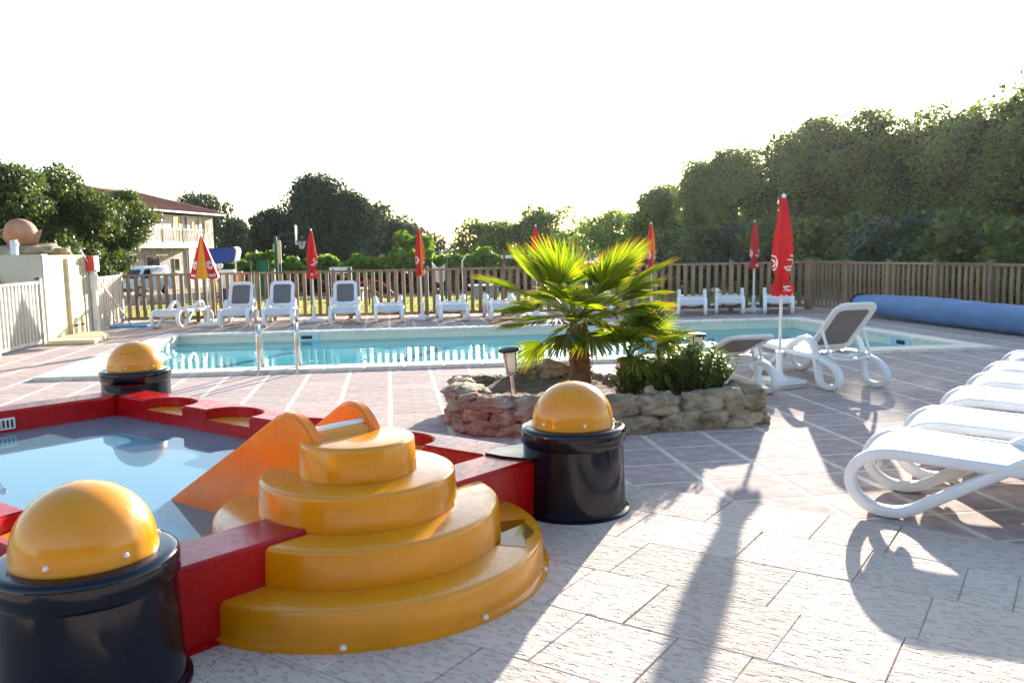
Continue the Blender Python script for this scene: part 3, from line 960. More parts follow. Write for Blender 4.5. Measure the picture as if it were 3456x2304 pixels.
# ------------------------------------------------------------------ fences
def fence(name, label, p0, p1, h=1.1, pitch=.177, pw=.082, post_every=1.75, posts=None, mat_='wood', group=None, ends=(True, True), z0=0.0, caps=True):
    p0, p1 = V2(p0), V2(p1)
    L = np.linalg.norm(p1-p0)
    an = math.atan2(p1[1]-p0[1], p1[0]-p0[0])
    f = thing(name, label, 'fence', (p0[0], p0[1], z0), an, group)
    m_ = M[mat_]
    if posts is None:
        k = max(1, round(L/post_every))
        posts = [L*i/k for i in range(k+1)]
    post_me = MB().box(-.045, .045, -.045, .045, -.3, h+.03).mesh('post', m_, bev=.006, seg=1)
    cap_me = MB().add([(-.05,-.05,0),(.05,-.05,0),(.05,.05,0),(-.05,.05,0),(-.05,-.05,.014),(.05,-.05,.014),(.05,.05,.014),(-.05,.05,.014),(0,0,.04)], [(3,2,1,0),(0,1,5,4),(1,2,6,5),(2,3,7,6),(3,0,4,7),(4,5,8),(5,6,8),(6,7,8),(7,4,8)]).mesh('post_cap', M['fcap'], smooth=0)
    for i, x in enumerate(posts):
        if (i == 0 and not ends[0]) or (i == len(posts)-1 and not ends[1]):
            continue
        o = link('post', post_me, f, (x, 0, 0))
        if caps:
            link('post_cap', cap_me, o, (0, 0, h+.031))
    for a, b in zip(posts[:-1], posts[1:]):
        MB().box(a+.046, b-.046, -.035, .035, h-.045, h).build('top_rail', m_, f, bev=.006, seg=1)
        MB().box(a+.046, b-.046, -.022, .022, .06, .125).build('bottom_rail', m_, f, bev=.005, seg=1)
        n_ = max(1, round((b-a)/pitch)-1)
        pk = MB().box(-pw/2, pw/2, -.0195, .0195, .1265, h-.0465).mesh('picket', m_, bev=.004, seg=1)
        for k in range(n_):
            o = link('picket', pk, f, (a+(b-a)*(k+1)/(n_+1)+random.uniform(-.005, .005), random.uniform(-.003, .003), 0))
            o.rotation_euler = (0, random.uniform(-.006, .006), random.uniform(-.03, .03))
    return f
FL, FC = (-6.08, 20.35), (9.45, 18.20)
fence('picket_fence', 'long brown wooden picket fence behind the row of loungers', FL, FC)
fence('picket_fence', 'weathered picket fence behind the rolled blue pool cover', (9.50, 18.12), (10.95, 8.3), pitch=.135, pw=.06, post_every=1.28)
fence('picket_fence', 'short sunlit picket fence beside the leaning net pole', (-5.98, 18.16), (-6.06, 20.22), pitch=.17, post_every=2.2, mat_='wood_pale')
fence('picket_gate', 'sunlit pale picket gate standing against the cream wall', (-6.02, 13.9), (-5.97, 15.52), h=1.12, pitch=.125, pw=.06, mat_='wood_pale', post_every=1.6)
fence('picket_fence', 'sunlit pale picket fence continuing from the gate past the hose reel', (-6.15, 9.5), (-6.03, 13.8), h=1.12, pitch=.14, pw=.06, mat_='wood_pale', post_every=1.45, ends=(True, False))

# ------------------------------------------------------------------ cream wall, shed, door, bits
w = thing('garden_wall', 'low cream rendered wall behind the pale picket gate', 'wall', (0, 0, 0))
MB().box(-12.5, -5.93, 15.66, 15.98, 0, 1.58).build('wall_body', M['render'], w, bev=.02, seg=2)
shed = thing('pump_shed', 'low yellow rendered pump shed with pale plank door', 'shed')
MB().box(-8.6, -6.02, 15.985, 18.02, 0, 1.56).build('wall_body', M['render2'], shed, bev=.015, seg=2)
MB().box(-6.0195, -5.96, 16.92, 16.985, .005, 1.50).build('door_frame', M['render'], shed, bev=.005)
MB().box(-6.0195, -5.96, 17.72, 18.0, .005, 1.50).build('door_frame', M['render'], shed, bev=.005)
door = MB().box(-6.0195, -6.005, 16.99, 17.715, .03, 1.36).build('door', M['black'], shed, smooth=0)
for k in range(6):
    y0 = 16.99+k*.1208
    MB().box(-6.0045, -5.985, y0+.003, y0+.118, .03, 1.36).build('plank', M['doorwood'], door, bev=.004, seg=1)
for z in (.2, 1.12):
    MB().box(-5.984, -5.976, 17.0, 17.64, z, z+.035).build('hinge', M['black'], door, bev=.002, seg=1)
MB().prism([(-6.015, 15.62), (-5.16, 15.63), (-5.22, 16.58), (-5.6, 17.4), (-6.015, 17.4)], .006, .075).build('concrete_step', M['render2'], shed, bev=.01)
# life-saving box on a white post
pt = thing('alarm_post', 'red box on a white post beside the shed door', 'alarm box', (-5.90, 18.06, 0))
MB().box(-.05, .05, -.05, .05, .0, 1.22).build('post', M['white'], pt, bev=.005)
MB().box(-.13, .10, -.10, .0895, 1.22, 1.54).build('back_box', M['white'], pt, bev=.01)
MB().box(-.09, .09, -.21, -.102, 1.24, 1.54).build('red_cover', M['redplastic'], pt, bev=.015)
MB().box(.092, .10, -.20, -.11, 1.27, 1.5).build('label_plate', M['white'], pt, smooth=0)
tag(MB().box(-.075, .075, -.01, .01, .0, .34).build('notice_board', M['white'], None, (-5.87, 17.98, .84), bev=.003), 'small blank white notice board under the red box', 'notice')
pol = thing('net_pole', 'long aluminium pole leaning with blue skimmer net on deck', 'pool net', (0, 0, 0))
MB().tube([(-5.97, 17.62, 1.66), (-5.80, 18.4, .86), (-5.58, 19.2, .06)], .016, 10, (1, 0, 0)).build('pole', M['alu'], pol)
MB().prism([(-5.95, 18.95), (-5.2, 18.95), (-5.15, 19.25), (-5.45, 19.42), (-5.95, 19.32)], .006, .045).build('net_head', M['blue'], pol, bev=.01)
reel = thing('hose_reel', 'coiled yellow garden hose hanging on the cream wall', 'hose reel', (-6.85, 15.60, .95))
for k in range(5):
    pts = [(.30*(1-.05*k)*math.cos(t), -.02-.026*(k % 2), .30*(1-.05*k)*math.sin(t)) for t in np.linspace(0, 2*math.pi, 40, endpoint=False)]
    MB().tube(pts, .015, 8, (0, 1, 0), closed=True).build('hose_coil', M['hose'], reel)
MB().box(-.03, .03, -.06, .055, .27, .36).build('bracket', M['black'], reel, bev=.005)
wp = thing('wall_light', 'white square post light standing on the cream wall', 'light', (-6.42, 15.8, 1.581))
MB().box(-.05, .05, -.05, .05, 0, .25).build('post', M['white'], wp, bev=.006)
MB().box(.051, .075, -.03, .03, .15, .2).build('lamp_head', M['whitecap'], wp, bev=.006)
# rocks and jar behind the wall
def rock_mesh(name, sx, sy, sz, seed, material, sub=3, rough=.22, flat=.0):
    bm = bmesh.new()
    bmesh.ops.create_icosphere(bm, subdivisions=sub, radius=1.0)
    r_ = np.random.default_rng(seed)
    offs = r_.uniform(-50, 50, 3)
    from mathutils import noise
    for v in bm.verts:
        p = v.co.copy()
        q_ = Vector((p.x*1.1+offs[0], p.y*1.1+offs[1], p.z*1.4+offs[2]))
        d = noise.noise(q_)*rough*1.5+noise.noise(q_*2.7)*rough*.8-abs(noise.noise(q_*4.6))*rough*.9-abs(noise.noise(Vector((q_.x*3, q_.y*3, q_.z*8))))*rough*.7+noise.noise(q_*11)*rough*.28+noise.noise(q_*23)*rough*.14
        # squash into a blocky boulder
        m_ = max(abs(p.x), abs(p.y), abs(p.z))
        blk = p/m_
        p = p.lerp(blk, .42)*(1+d)
        v.co = Vector((p.x*sx, p.y*sy, p.z*sz))
    me = bpy.data.meshes.new(name)
    bm.to_mesh(me)
    bm.free()
    finish(me, material, 180)
    return me
rk = thing('rock_mound', 'mound of grey rocks rising behind the cream wall', 'rocks', (-6.95, 17.0, 1.56))
for k, (x, y, sx, sy, sz) in enumerate([(-.25, .5, .38, .3, .12), (.25, .55, .36, .3, .13), (.60, .62, .22, .25, .10), (-.55, .6, .25, .25, .11), (.05, .75, .5, .25, .14)]):
    link('rock', rock_mesh('rock', sx, sy, sz, 40+k, M['rock']), rk, (x, y, sz-.04))
jar = thing('clay_jar', 'big round terracotta jar tipped over on the rocks', 'jar', (-7.0, 17.55, 1.98))
prof = [(0.001, -.29), (.11, -.28), (.20, -.23), (.275, -.12), (.295, 0), (.28, .10), (.235, .19), (.185, .24), (.175, .26), (.205, .29), (.21, .31), (.185, .31), (.15, .27), (.14, .23)]
jb = MB().lathe(prof, 48).xf(Matrix.Rotation(R(28), 4, 'Z') @ Matrix.Rotation(R(112), 4, 'Y')).build('jar_body', M['terracotta'], jar, smooth=60)
MB().tube([(-.22, -.1, .10), (-.30, -.12, .06), (-.33, -.12, -.02), (-.27, -.1, -.06)], .022, 8).build('handle', M['terracotta'], jar)

# ------------------------------------------------------------------ loungers
SIDE = [(1.42, .318), (1.0, .322), (.60, .338), (.28, .356), (.17, .352), (.09, .322), (.035, .27), (.012, .205), (.03, .135), (.075, .078), (.14, .042), (.22, .03), (.30, .042), (.40, .098), (.62, .236), (.82, .358), (.94, .432), (1.03, .478), (1.12, .498), (1.20, .488), (1.26, .448), (1.30, .38), (1.335, .25), (1.37, .12), (1.41, .05), (1.48, .03), (1.60, .03), (1.68, .058), (1.715, .115), (1.70, .18), (1.64, .235), (1.55, .275), (1.42, .305)]
def catmull(P, sub=3):
    P = [Vector(p) for p in P]
    out = []
    for i in range(len(P)-1):
        p0, p1, p2, p3 = P[max(i-1, 0)], P[i], P[i+1], P[min(i+2, len(P)-1)]
        for k in range(sub):
            t = k/sub
            out.append(.5*((2*p1)+(p2-p0)*t+(2*p0-5*p1+4*p2-p3)*t*t+(3*p1-p0-3*p2+p3)*t**3))
    out.append(P[-1])
    return out
def rrect(w, h, r, n=6):
    pts = []
    for cx, cy, a0 in ((w-r, h-r, 0), (-w+r, h-r, 90), (-w+r, -h+r, 180), (w-r, -h+r, 270)):
        for k in range(n+1):
            a_ = R(a0+90*k/n)
            pts.append((cx+r*math.cos(a_), cy+r*math.sin(a_)))
    return pts
LP = {}
def lounger_meshes():
    for s in (-1, 1):
        pts = catmull([(x, s*.28, z) for x, z in SIDE], 2)
        LP['side', s] = MB().tube(pts, .031, 20, (0, 1, 0), ax=(1.2, 1.0), sq=.5).mesh('side_frame', M['white_resin'], smooth=60)
    # seat sling wraps over the foot end
    path = [(.03, .262), (.07, .318), (.125, .358), (.19, .378), (.28, .386), (.60, .366), (.95, .350), (1.12, .346)]
    path = catmull([(x, 0, z) for x, z in path], 3)
    mb = MB()
    W = [-.268, -.135, 0, .135, .268]
    N = len(path)
    for sgn, dz in ((1, .0), (-1, -.012)):
        vs_ = [(p.x, y, p.z+dz-.012*(1-(y/.268)**2)*(1 if p.x > .2 else .0)) for p in path for y in W]
        fs_ = [(i*5+k, i*5+k+1, (i+1)*5+k+1, (i+1)*5+k) for i in range(N-1) for k in range(4)]
        mb.add(vs_, fs_)
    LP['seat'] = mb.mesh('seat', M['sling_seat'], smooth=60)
    LP['apron'] = MB().tube([(.16, y, .30-.06*(1-(y/.268)**2)) for y in np.linspace(-.268, .268, 13)], .034, 8, (1, 0, 0), ax=(.45, 1.0)).mesh('front_apron', M['white_resin'], smooth=60)
    LP['bar'] = MB().tube([(1.30, -.268, .30), (1.30, .268, .30)], .022, 8, (0, 0, 1)).mesh('cross_bar', M['white_resin'])
    LP['bar2'] = MB().tube([(.62, -.268, .315), (.62, .268, .315)], .018, 8, (0, 0, 1)).mesh('cross_bar', M['white_resin'])
    # backrest, hinged at local origin, extends along +x
    H_, Wd = .375, .262
    outer = rrect(H_, Wd, .13, 8)
    inner = rrect(H_-.098, Wd-.074, .06, 8)
    n_ = len(outer)
    mb = MB()
    for z in (-.016, .016):
        pass
    vs_ = [(x+H_, y, -.016) for x, y in outer]+[(x+H_, y, .016) for x, y in outer]+[(x+H_, y, -.016) for x, y in inner]+[(x+H_, y, .016) for x, y in inner]
    fs_ = []
    for i in range(n_):
        j = (i+1) % n_
        fs_ += [(i, j, n_+j, n_+i), (n_+i, n_+j, 3*n_+j, 3*n_+i), (3*n_+i, 3*n_+j, 2*n_+j, 2*n_+i), (2*n_+i, 2*n_+j, j, i)]
    mb.add(vs_, fs_)
    LP['bframe'] = mb.mesh('backrest_frame', M['white_resin'], bev=.008, seg=2)
    inn = rrect(H_-.090, Wd-.066, .06, 8)
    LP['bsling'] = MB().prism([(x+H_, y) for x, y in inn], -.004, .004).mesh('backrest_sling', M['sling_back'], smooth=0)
    LP['foot'] = MB().box(-.05, .05, -.022, .022, .0, .012).mesh('rubber_foot', M['rubber'], bev=.004, seg=1)
lounger_meshes()
def lounger(label, x, y, heading, back=0.0, group=None):
    """(x,y): middle of the foot end; heading: direction foot -> head, degrees; back: backrest angle"""
    t = thing('sun_lounger', label, 'sun lounger', (x, y, .004), R(heading), group)
    for s in (-1, 1):
        sf = link('side_frame', LP['side', s], t)
        link('rubber_foot', LP['foot'], sf, (.21, s*.28, -.0005))
        link('rubber_foot', LP['foot'], sf, (1.54, s*.28, -.0005))
    link('seat', LP['seat'], t)
    link('front_apron', LP['apron'], t)
    link('cross_bar', LP['bar'], t)
    link('cross_bar', LP['bar2'], t)
    bf = link('backrest_frame', LP['bframe'], t, (1.10, 0, .352))
    bf.rotation_euler = (0, -R(back), 0)
    link('backrest_sling', LP['bsling'], bf)
    if back > 10:
        a_ = R(back)
        hx, hz = 1.10+.36*math.cos(a_), .345+.36*math.sin(a_)
        pts = [(hx+.01, -.245, hz), (1.45+.05, -.235, .345), (1.52, -.14, .31), (1.53, 0, .30), (1.52, .14, .31), (1.45+.05, .235, .345), (hx+.01, .245, hz)]
        MB().tube(catmull(pts, 4), .016, 8, (0, 1, 0)).build('back_support', M['white_resin'], t, smooth=60)
    return t
FT = {}
far = [  # foot-end centre, heading, back angle, label
 (-4.66, 18.30, 78, 0, 'flat white lounger beside the half-open red and yellow parasol, nearest the shed'),
 (-3.23, 18.03, 92, 46, 'upright grey-backed lounger just past the half-open parasol'),
 (-2.32, 17.84, 92, 46, 'second upright grey-backed lounger along from the half-open parasol'),
 (-.97, 17.80, 91, 43, 'upright grey-backed lounger after the parasol with the white ring print'),
 (-.04, 17.86, 91, 0, 'flat white lounger next to the last upright grey-backed one'),
 (1.32, 17.70, 90, 0, 'flat white lounger after the yellow-striped closed parasol'),
 (2.38, 17.60, 90, 0, 'flat white lounger half hidden by the palm leaf tip'),
 (4.35, 17.45, 78, 20, 'white lounger mostly hidden behind the palm crown'),
 (6.31, 17.12, 70, 0, 'flat white lounger turned slightly, beyond the palm along the fence'),
 (7.19, 17.22, 68, 0, 'flat white lounger on the near-palm side of the slim closed parasol'),
 (8.15, 16.90, 66, 0, 'flat white lounger closest to the fence corner'),
]
for x, y, hd, bk, lb in far:
    lounger(lb, x, y, hd, bk, 'loungers along the far fence')
lounger('white lounger with raised taupe back beside the large closed parasol', 4.52, 9.60, -83, 46, 'loungers behind the planter')
lounger('white lounger with low taupe back between planter and parasol base', 3.37, 9.56, -86, 21, 'loungers behind the planter')
row_lbl = ['sunlit white lounger whose foot loop shades the pale slabs', 'white lounger second in the slanted row from the pale slabs', 'white lounger third in the slanted row from the pale slabs', 'white lounger fourth in the slanted row from the pale slabs', 'white lounger fifth in the slanted row from the pale slabs', 'white lounger last in the slanted row from the pale slabs']
for k in range(6):
    cx, cy = ((2.69, 4.54), (3.35, 5.12), (4.08, 5.78), (4.74, 6.38), (5.30, 6.93), (6.02, 7.58))[k]
    lounger(row_lbl[k], cx, cy, (-40, -38.5, -39, -37, -38, -36)[k], 0, 'loungers in the slanted row')

# ------------------------------------------------------------------ parasols
def canopy_r(z):
    pts = [(2.0, .012), (1.95, .03), (1.80, .052), (1.60, .078), (1.42, .092), (1.30, .092), (1.20, .075), (1.13, .056), (1.09, .075), (1.04, .105), (1.0, .10), (.965, .085)]
    for (za, ra), (zb_, rb) in zip(pts[:-1], pts[1:]):
        if z <= za and z >= zb_:
            t = (za-z)/(za-zb_)
            return ra+(rb-ra)*t
    return pts[-1][1]
FPH = [0.0]
def fold(a, z, ph=0.0):
    ph = FPH[0]
    k = 1.0 if z > 1.12 else 1.5
    return 1+.15*k*math.cos(8*a+ph+2.2*(2-z))+.08*k*math.cos(3*a+1.3+ph)+.07*k*math.sin(5*a+ph*2+6*z)
def parasol(label, x, y, yaw, lean=(0, 0), stripe=True, ringlogo=True, group='closed red parasols round the pool'):
    FPH[0] = random.uniform(0, 6.28)
    t = thing('parasol', label, 'parasol', (x, y, .006), yaw, group)
    t.rotation_euler = (random.uniform(-.012, .012), random.uniform(-.012, .012), yaw)
    base(t)
    pole = MB().tube([(0, 0, .06), (lean[0]*.5, lean[1]*.5, 1.0), (lean[0], lean[1], 1.99)], .0165, 10, (1, 0, 0)).build('pole', M['pole_white'], t)
    zs = [1.985, 1.95, 1.88, 1.80, 1.70, 1.60, 1.50, 1.42, 1.36, 1.30, 1.25, 1.20, 1.16, 1.13, 1.11, 1.09, 1.065, 1.04, 1.02, 1.0, .98, .965]
    n_ = 64
    red, yel = MB(), MB()
    def pt_(a, z, off=0.0):
        r_ = canopy_r(z)*fold(a, z)+off
        s_ = z/2.0
        return (lean[0]*s_+r_*math.cos(a), lean[1]*s_+r_*math.sin(a), z+(.012*math.cos(8*a) if z < 1.0 else 0))
    for mb, test in ((red, lambda k: not (stripe and (k//8) in (5,))), (yel, lambda k: stripe and (k//8) in (5,))):
        for j in range(len(zs)-1):
            for k in range(n_):
                if test(k):
                    a0, a1 = 2*math.pi*k/n_, 2*math.pi*(k+1)/n_
                    mb.add([pt_(a0, zs[j]), pt_(a0, zs[j+1]), pt_(a1, zs[j+1]), pt_(a1, zs[j])], [(0,1,2,3)])
    c = red.build('canopy', M['canvas_red'], t, smooth=60, clean=True)
    if stripe:
        yel.build('yellow_panel', M['canvas_yel'], c, smooth=60, clean=True)
    MB().lathe([(.013, 1.97), (.02, 1.975), (.022, 2.0), (.012, 2.02), (0.0005, 2.025)], 16, (lean[0], lean[1], 0)).build('tip', M['whitecap'], c)
    MB().tube([pt_(a, 1.128, .004) for a in np.linspace(0, 2*math.pi, 32, endpoint=False)], .006, 6, (0, 0, 1), closed=True).build('tie', M['canvas_red'], c)
    # white print
    def stroke(pts, w):
        mb = MB()
        P = [(a, z) for a, z in pts]
        for (a0, z0), (a1, z1) in zip(P[:-1], P[1:]):
            rr_ = .09
            dx, dz = (a1-a0)*rr_, z1-z0
            L_ = math.hypot(dx, dz) or 1
            nx, nz = -dz/L_*w/2/rr_, dx/L_*w/2
            mb.add([pt_(a0+nx, z0+nz, .0035), pt_(a0-nx, z0-nz, .0035), pt_(a1-nx, z1-nz, .0035), pt_(a1+nx, z1+nz, .0035)], [(0,1,2,3)])
        return mb
    if ringlogo:
        for ca, hand in ((-math.pi/2+.12, 1), (math.pi*.1, -1), (math.pi*.85, 1)):
            s1 = stroke([(ca+.75*math.cos(t)*hand, 1.305+.075*math.sin(t)) for t in np.linspace(-2.6, 1.5, 22)], .016)
            s2 = stroke([(ca+.40*math.cos(t)*hand, 1.30+.038*math.sin(t)) for t in np.linspace(-2.2, 2.0, 16)], .014)
            s1.add(s2.v, s2.f)
            s1.build('white_print', M['canvas_white'], c, smooth=0)
    mb = MB()
    for ca in (-math.pi/2-.25, .3, 2.2):
        u = .20
        for L_ in ([(0, 0), (0, 1), (.5, .4), (1, 1), (1, 0)], [(1.5, 0), (1.5, 1)], [(2, 0), (2, 1), (2, .5), (2.7, 1), (2, .5), (2.7, 0)], [(3.2, .1), (3.2, .9), (3.6, 1), (4, .9), (4, .1), (3.6, 0), (3.2, .1)]):
            s_ = stroke([(ca+(p[0]-2)*u*.8, 1.015+p[1]*.05) for p in L_], .009)
            mb.add(s_.v, s_.f)
    mb.build('lettering', M['canvas_white'], c, smooth=0)
    return t
def base(t):
    b = MB().box(-.24, .24, -.24, .24, 0, .075).build('base', M['white_resin'], t, bev=.05, seg=4)
    MB().lathe([(.10, .0755), (.075, .10), (.045, .13), (.036, .16), (.034, .34), (.042, .345), (.042, .37), (.018, .372)], 24).build('socket', M['white_resin'], b, smooth=50)
parasol('large closed red parasol with white swirl between two loungers', 4.07, 8.42, .35, (-.0, .0), stripe=False)
P_ = [(-1.66, 18.72, 0.2, False, 'closed red parasol with white ring print beside upright loungers'),
      (.68, 18.60, 0.9, True, 'closed red parasol with yellow stripe between flat loungers'),
      (3.20, 18.40, 1.6, False, 'closed red parasol rising above the palm leaves'),
      (5.72, 18.05, 0.9, True, 'closed red and yellow parasol behind the palm by the round backboard'),
      (7.96, 17.75, .5, False, 'slim closed red parasol between the last two flat loungers')]
for x, y, yw, st, lb in P_:
    parasol(lb, x, y, yw, (random.uniform(-.015, .015), 0), st)
# half-open parasol
hp = thing('parasol', 'half-open red and yellow parasol with white ring logos near shed', 'parasol', (-3.83, 18.62, .006), 0.0)
base(hp)
MB().tube([(0, 0, .06), (-.02, 0, 1.0), (-.06, 0, 1.9)], .0165, 10, (1, 0, 0)).build('pole', M['pole_white'], hp)
HT, HB, HR = 1.90, 1.03, .30
def hpt(a, t, off=0.0):
    k = 8*(a)/(2*math.pi)
    fr = k-math.floor(k)
    sag = 1-.17*math.sin(math.pi*fr)*min(1, t*1.2)
    r_ = (HR*t**.92)*sag+off+.012
    return (-.06*(1-t*.5)+r_*math.cos(a+.39), r_*math.sin(a+.39), HT-(HT-HB)*t-.03*math.sin(math.pi*fr)*t+off*.3)
cmb = {0: MB(), 1: MB()}
for k in range(64):
    pn = k//8
    key = 1 if pn in (5, 1) else 0
    for j in range(10):
        a0, a1 = 2*math.pi*k/64, 2*math.pi*(k+1)/64
        cmb[key].add([hpt(a0, j/10), hpt(a0, (j+1)/10), hpt(a1, (j+1)/10), hpt(a1, j/10)], [(0,1,2,3)])
hc = cmb[0].build('canopy', M['canvas_red'], hp, smooth=30, clean=True)
cmb[1].build('yellow_panel', M['canvas_yel'], hc, smooth=30, clean=True)
MB().lathe([(.02, HT-.02), (.024, HT+.01), (.012, HT+.04), (.0005, HT+.045)], 16, (-.06, 0, 0)).build('tip', M['whitecap'], hc)
def hstroke(pts, w):
    mb = MB()
    for (a0, t0), (a1, t1) in zip(pts[:-1], pts[1:]):
        r_ = .22
        dx, dz = (a1-a0)*r_, -(t1-t0)*.9
        L_ = math.hypot(dx, dz) or 1
        nx, nt2 = -dz/L_*w/2/r_, -dx/L_*w/2/.9
        mb.add([hpt(a0+nx, t0+nt2, .006), hpt(a0-nx, t0-nt2, .006), hpt(a1-nx, t1-nt2, .006), hpt(a1+nx, t1+nt2, .006)], [(0,1,2,3)])
    return mb
for pn in (0, 2, 3, 4, 6, 7):
    ca = 2*math.pi*(pn+.5)/8
    mb = hstroke([(ca+.30*math.cos(q_), .68+.085*math.sin(q_)) for q_ in np.linspace(-2.9, 3.0, 26)], .022)
    s_ = hstroke([(ca+.15*math.cos(q_), .68+.045*math.sin(q_)) for q_ in np.linspace(.7, 5.4, 16)], .026)
    mb.add(s_.v, s_.f)
    for L_ in ([(0, 0), (0, 1), (.5, .4), (1, 1), (1, 0)], [(1.5, 0), (1.5, 1)], [(2, 0), (2, 1), (2, .5), (2.7, 1), (2, .5), (2.7, 0)], [(3.2, .1), (3.2, .9), (3.6, 1), (4, .9), (4, .1), (3.6, 0), (3.2, .1)]):
        s_ = hstroke([(ca+(p[0]-2)*.13, .95-p[1]*.055) for p in L_], .012)
        mb.add(s_.v, s_.f)
    mb.build('white_print', M['canvas_white'], hc, smooth=0)

# ------------------------------------------------------------------ rolled pool cover
cv = thing('pool_cover_roll', 'thick roll of blue pool cover lying by the right-angle fence', 'pool cover', (0, 0, 0))
from mathutils import noise as mnz
cv['label'] = 'thick roll of blue pool cover lying along the weathered fence'
axis = [(9.47, 16.02, .262), (9.60, 15.2, .262), (9.70, 13.6, .255), (9.80, 11.6, .245), (9.98, 8.6, .245)]
axis = catmull(axis, 30)
mb = MB()
n_ = 40
rings = []
d = (axis[-1]-axis[0]).normalized()
s_ = d.cross(Vector((0, 0, 1))).normalized()
u_ = s_.cross(d)
for i, p in enumerate(axis):
    t = i/(len(axis)-1)
    r0 = .178+.060*min(1, t*2.2)
    for k in range(n_):
        a_ = 2*math.pi*k/n_
        r_ = r0*(1+.02*math.sin(3*a_+9*t)+.015*math.sin(23*t+2*a_)+.06*mnz.noise(Vector((t*26, a_*1.3, 1)))+.035*mnz.noise(Vector((t*75, a_*2.2, 4)))-.02*max(0, math.cos(t*46))**12)
        rings.append(p+s_*r_*math.cos(a_)+u_*r_*math.sin(a_)*1.0)
fs_ = [(i*n_+k, i*n_+(k+1) % n_, (i+1)*n_+(k+1) % n_, (i+1)*n_+k) for i in range(len(axis)-1) for k in range(n_)]
mb.add(rings, fs_+[tuple(range(n_)), tuple(range((len(axis)-1)*n_, len(axis)*n_))])
roll = mb.build('roll', M['cover'], cv, smooth=50)
MB().tube([axis[0]+d*-.03, axis[0]+d*.0], .21, 32).build('end_plate', M['black'], cv)
MB().beam(axis[0]+Vector((-.2, -.02, -.255)), axis[0]+Vector((.2, -.02, -.255)), .06, .04).beam(axis[0]+Vector((0, -.05, -.24)), axis[0]+Vector((0, -.05, 0)), .05, .05).build('trestle', M['black'], cv)
# ------------------------------------------------------------------ planter of rocks
planter = thing('rock_planter', 'low raised planter walled with rough tan and reddish rocks', 'planter')
OUTL = [(.66, 7.95), (.55, 7.35), (.66, 6.85), (1.10, 6.62), (1.75, 6.60), (2.45, 6.62), (3.02, 6.66), (3.05, 6.98), (2.62, 7.35), (2.25, 7.9), (1.75, 8.18), (1.1, 8.15)]
inn = [(1.75+(x-1.75)*.88, 7.3+(y-7.3)*.88) for x, y in OUTL]
bm_s = MB()
# soil as a bumpy grid inside the outline
def inside(x, y, P):
    c = False
    n_ = len(P)
    j = n_-1
    for i in range(n_):
        if ((P[i][1] > y) != (P[j][1] > y)) and (x < (P[j][0]-P[i][0])*(y-P[i][1])/(P[j][1]-P[i][1])+P[i][0]):
            c = not c
        j = i
    return c
from mathutils import noise as mnoise
gx_, gy_ = 44, 30
idx = {}
V_, F_ = [], []
for i in range(gx_+1):
    for j in range(gy_+1):
        x, y = .5+2.6*i/gx_, 6.55+1.7*j/gy_
        idx[i, j] = len(V_)
        V_.append((x, y, .215+.05*mnoise.noise(Vector((x*2.2, y*2.2, 1)))+.025*mnoise.noise(Vector((x*9, y*9, 3)))+.02*random.random()))
for i in range(gx_):
    for j in range(gy_):
        x, y = .5+2.6*(i+.5)/gx_, 6.55+1.7*(j+.5)/gy_
        if inside(x, y, OUTL):
            F_.append((idx[i,j], idx[i+1,j], idx[i+1,j+1], idx[i,j+1]))
MB().add(V_, F_).build('soil', M['soil'], planter, smooth=180)
MB().prism(inn, .004, .19).build('mortar_core', M['mortar'], planter, smooth=0)
# front mortar bank
rs = random.Random(3)
def place_rock(x, y, z, sx, sy, sz, an, material, seed, rough=.24):
    o = link('stone', rock_mesh('stone', sx, sy, sz, seed, M[material], 4, rough), planter, (x, y, z))
    o.rotation_euler = (rs.uniform(-.12, .12), rs.uniform(-.1, .1), an+rs.uniform(-.12, .12))
    return o
seedc = 100
nO = len(OUTL)
for i in range(nO):
    a, b = V2(OUTL[i]), V2(OUTL[(i+1) % nO])
    L = np.linalg.norm(b-a)
    an = math.atan2(b[1]-a[1], b[0]-a[0])
    front_left = i in (0, 1, 2)
    front = i in (3, 4, 5)
    courses = [(.055, .075), (.16, .07), (.255, .06)] if front_left else ([(.07, .10), (.215, .10)] if front else [(.07, .09), (.2, .09)])
    for ci, (z, sz) in enumerate(courses):
        step = (.34 if front else .26)
        k = max(1, round(L/step))
        off = .5 if ci % 2 == 0 else .15
        for s in range(k):
            t = (s+off+rs.uniform(-.1, .1))/k
            p = a+(b-a)*t
            out = V2((math.sin(an), -math.cos(an)))*(-1 if False else 1)
            seedc += 1
            lean = .05-.05*ci
            p = p-out*(-lean)*0+V2((rs.uniform(-.02, .02), rs.uniform(-.02, .02)))
            red_ = (front_left and rs.random() < .75) or (i == 3 and rs.random() < .45)
            place_rock(p[0]+(-.03 if front_left and ci == 0 else 0), p[1]-(.02 if front and ci == 0 else 0), z, L/k*.56+rs.uniform(-.01, .03), rs.uniform(.10, .15), sz*rs.uniform(.95, 1.15), an, 'rockred' if red_ else 'rock', seedc)
for (x, y, z, sx, sy, sz, m_) in ((.74, 7.98, .275, .20, .13, .055, 'rock'), (.62, 7.3, .285, .19, .17, .05, 'rock'), (1.25, 8.12, .30, .14, .1, .07, 'rock'), (1.55, 8.15, .32, .2, .12, .1, 'rock'), (2.95, 6.75, .275, .15, .16, .065, 'rock'), (2.75, 7.2, .27, .17, .13, .06, 'rock'), (2.08, 6.63, .335, .045, .05, .045, 'rock'), (.85, 6.72, .26, .18, .13, .06, 'rockred')):
    seedc += 1
    place_rock(x, y, z, sx, sy, sz, rs.uniform(-.3, .3), m_, seedc)
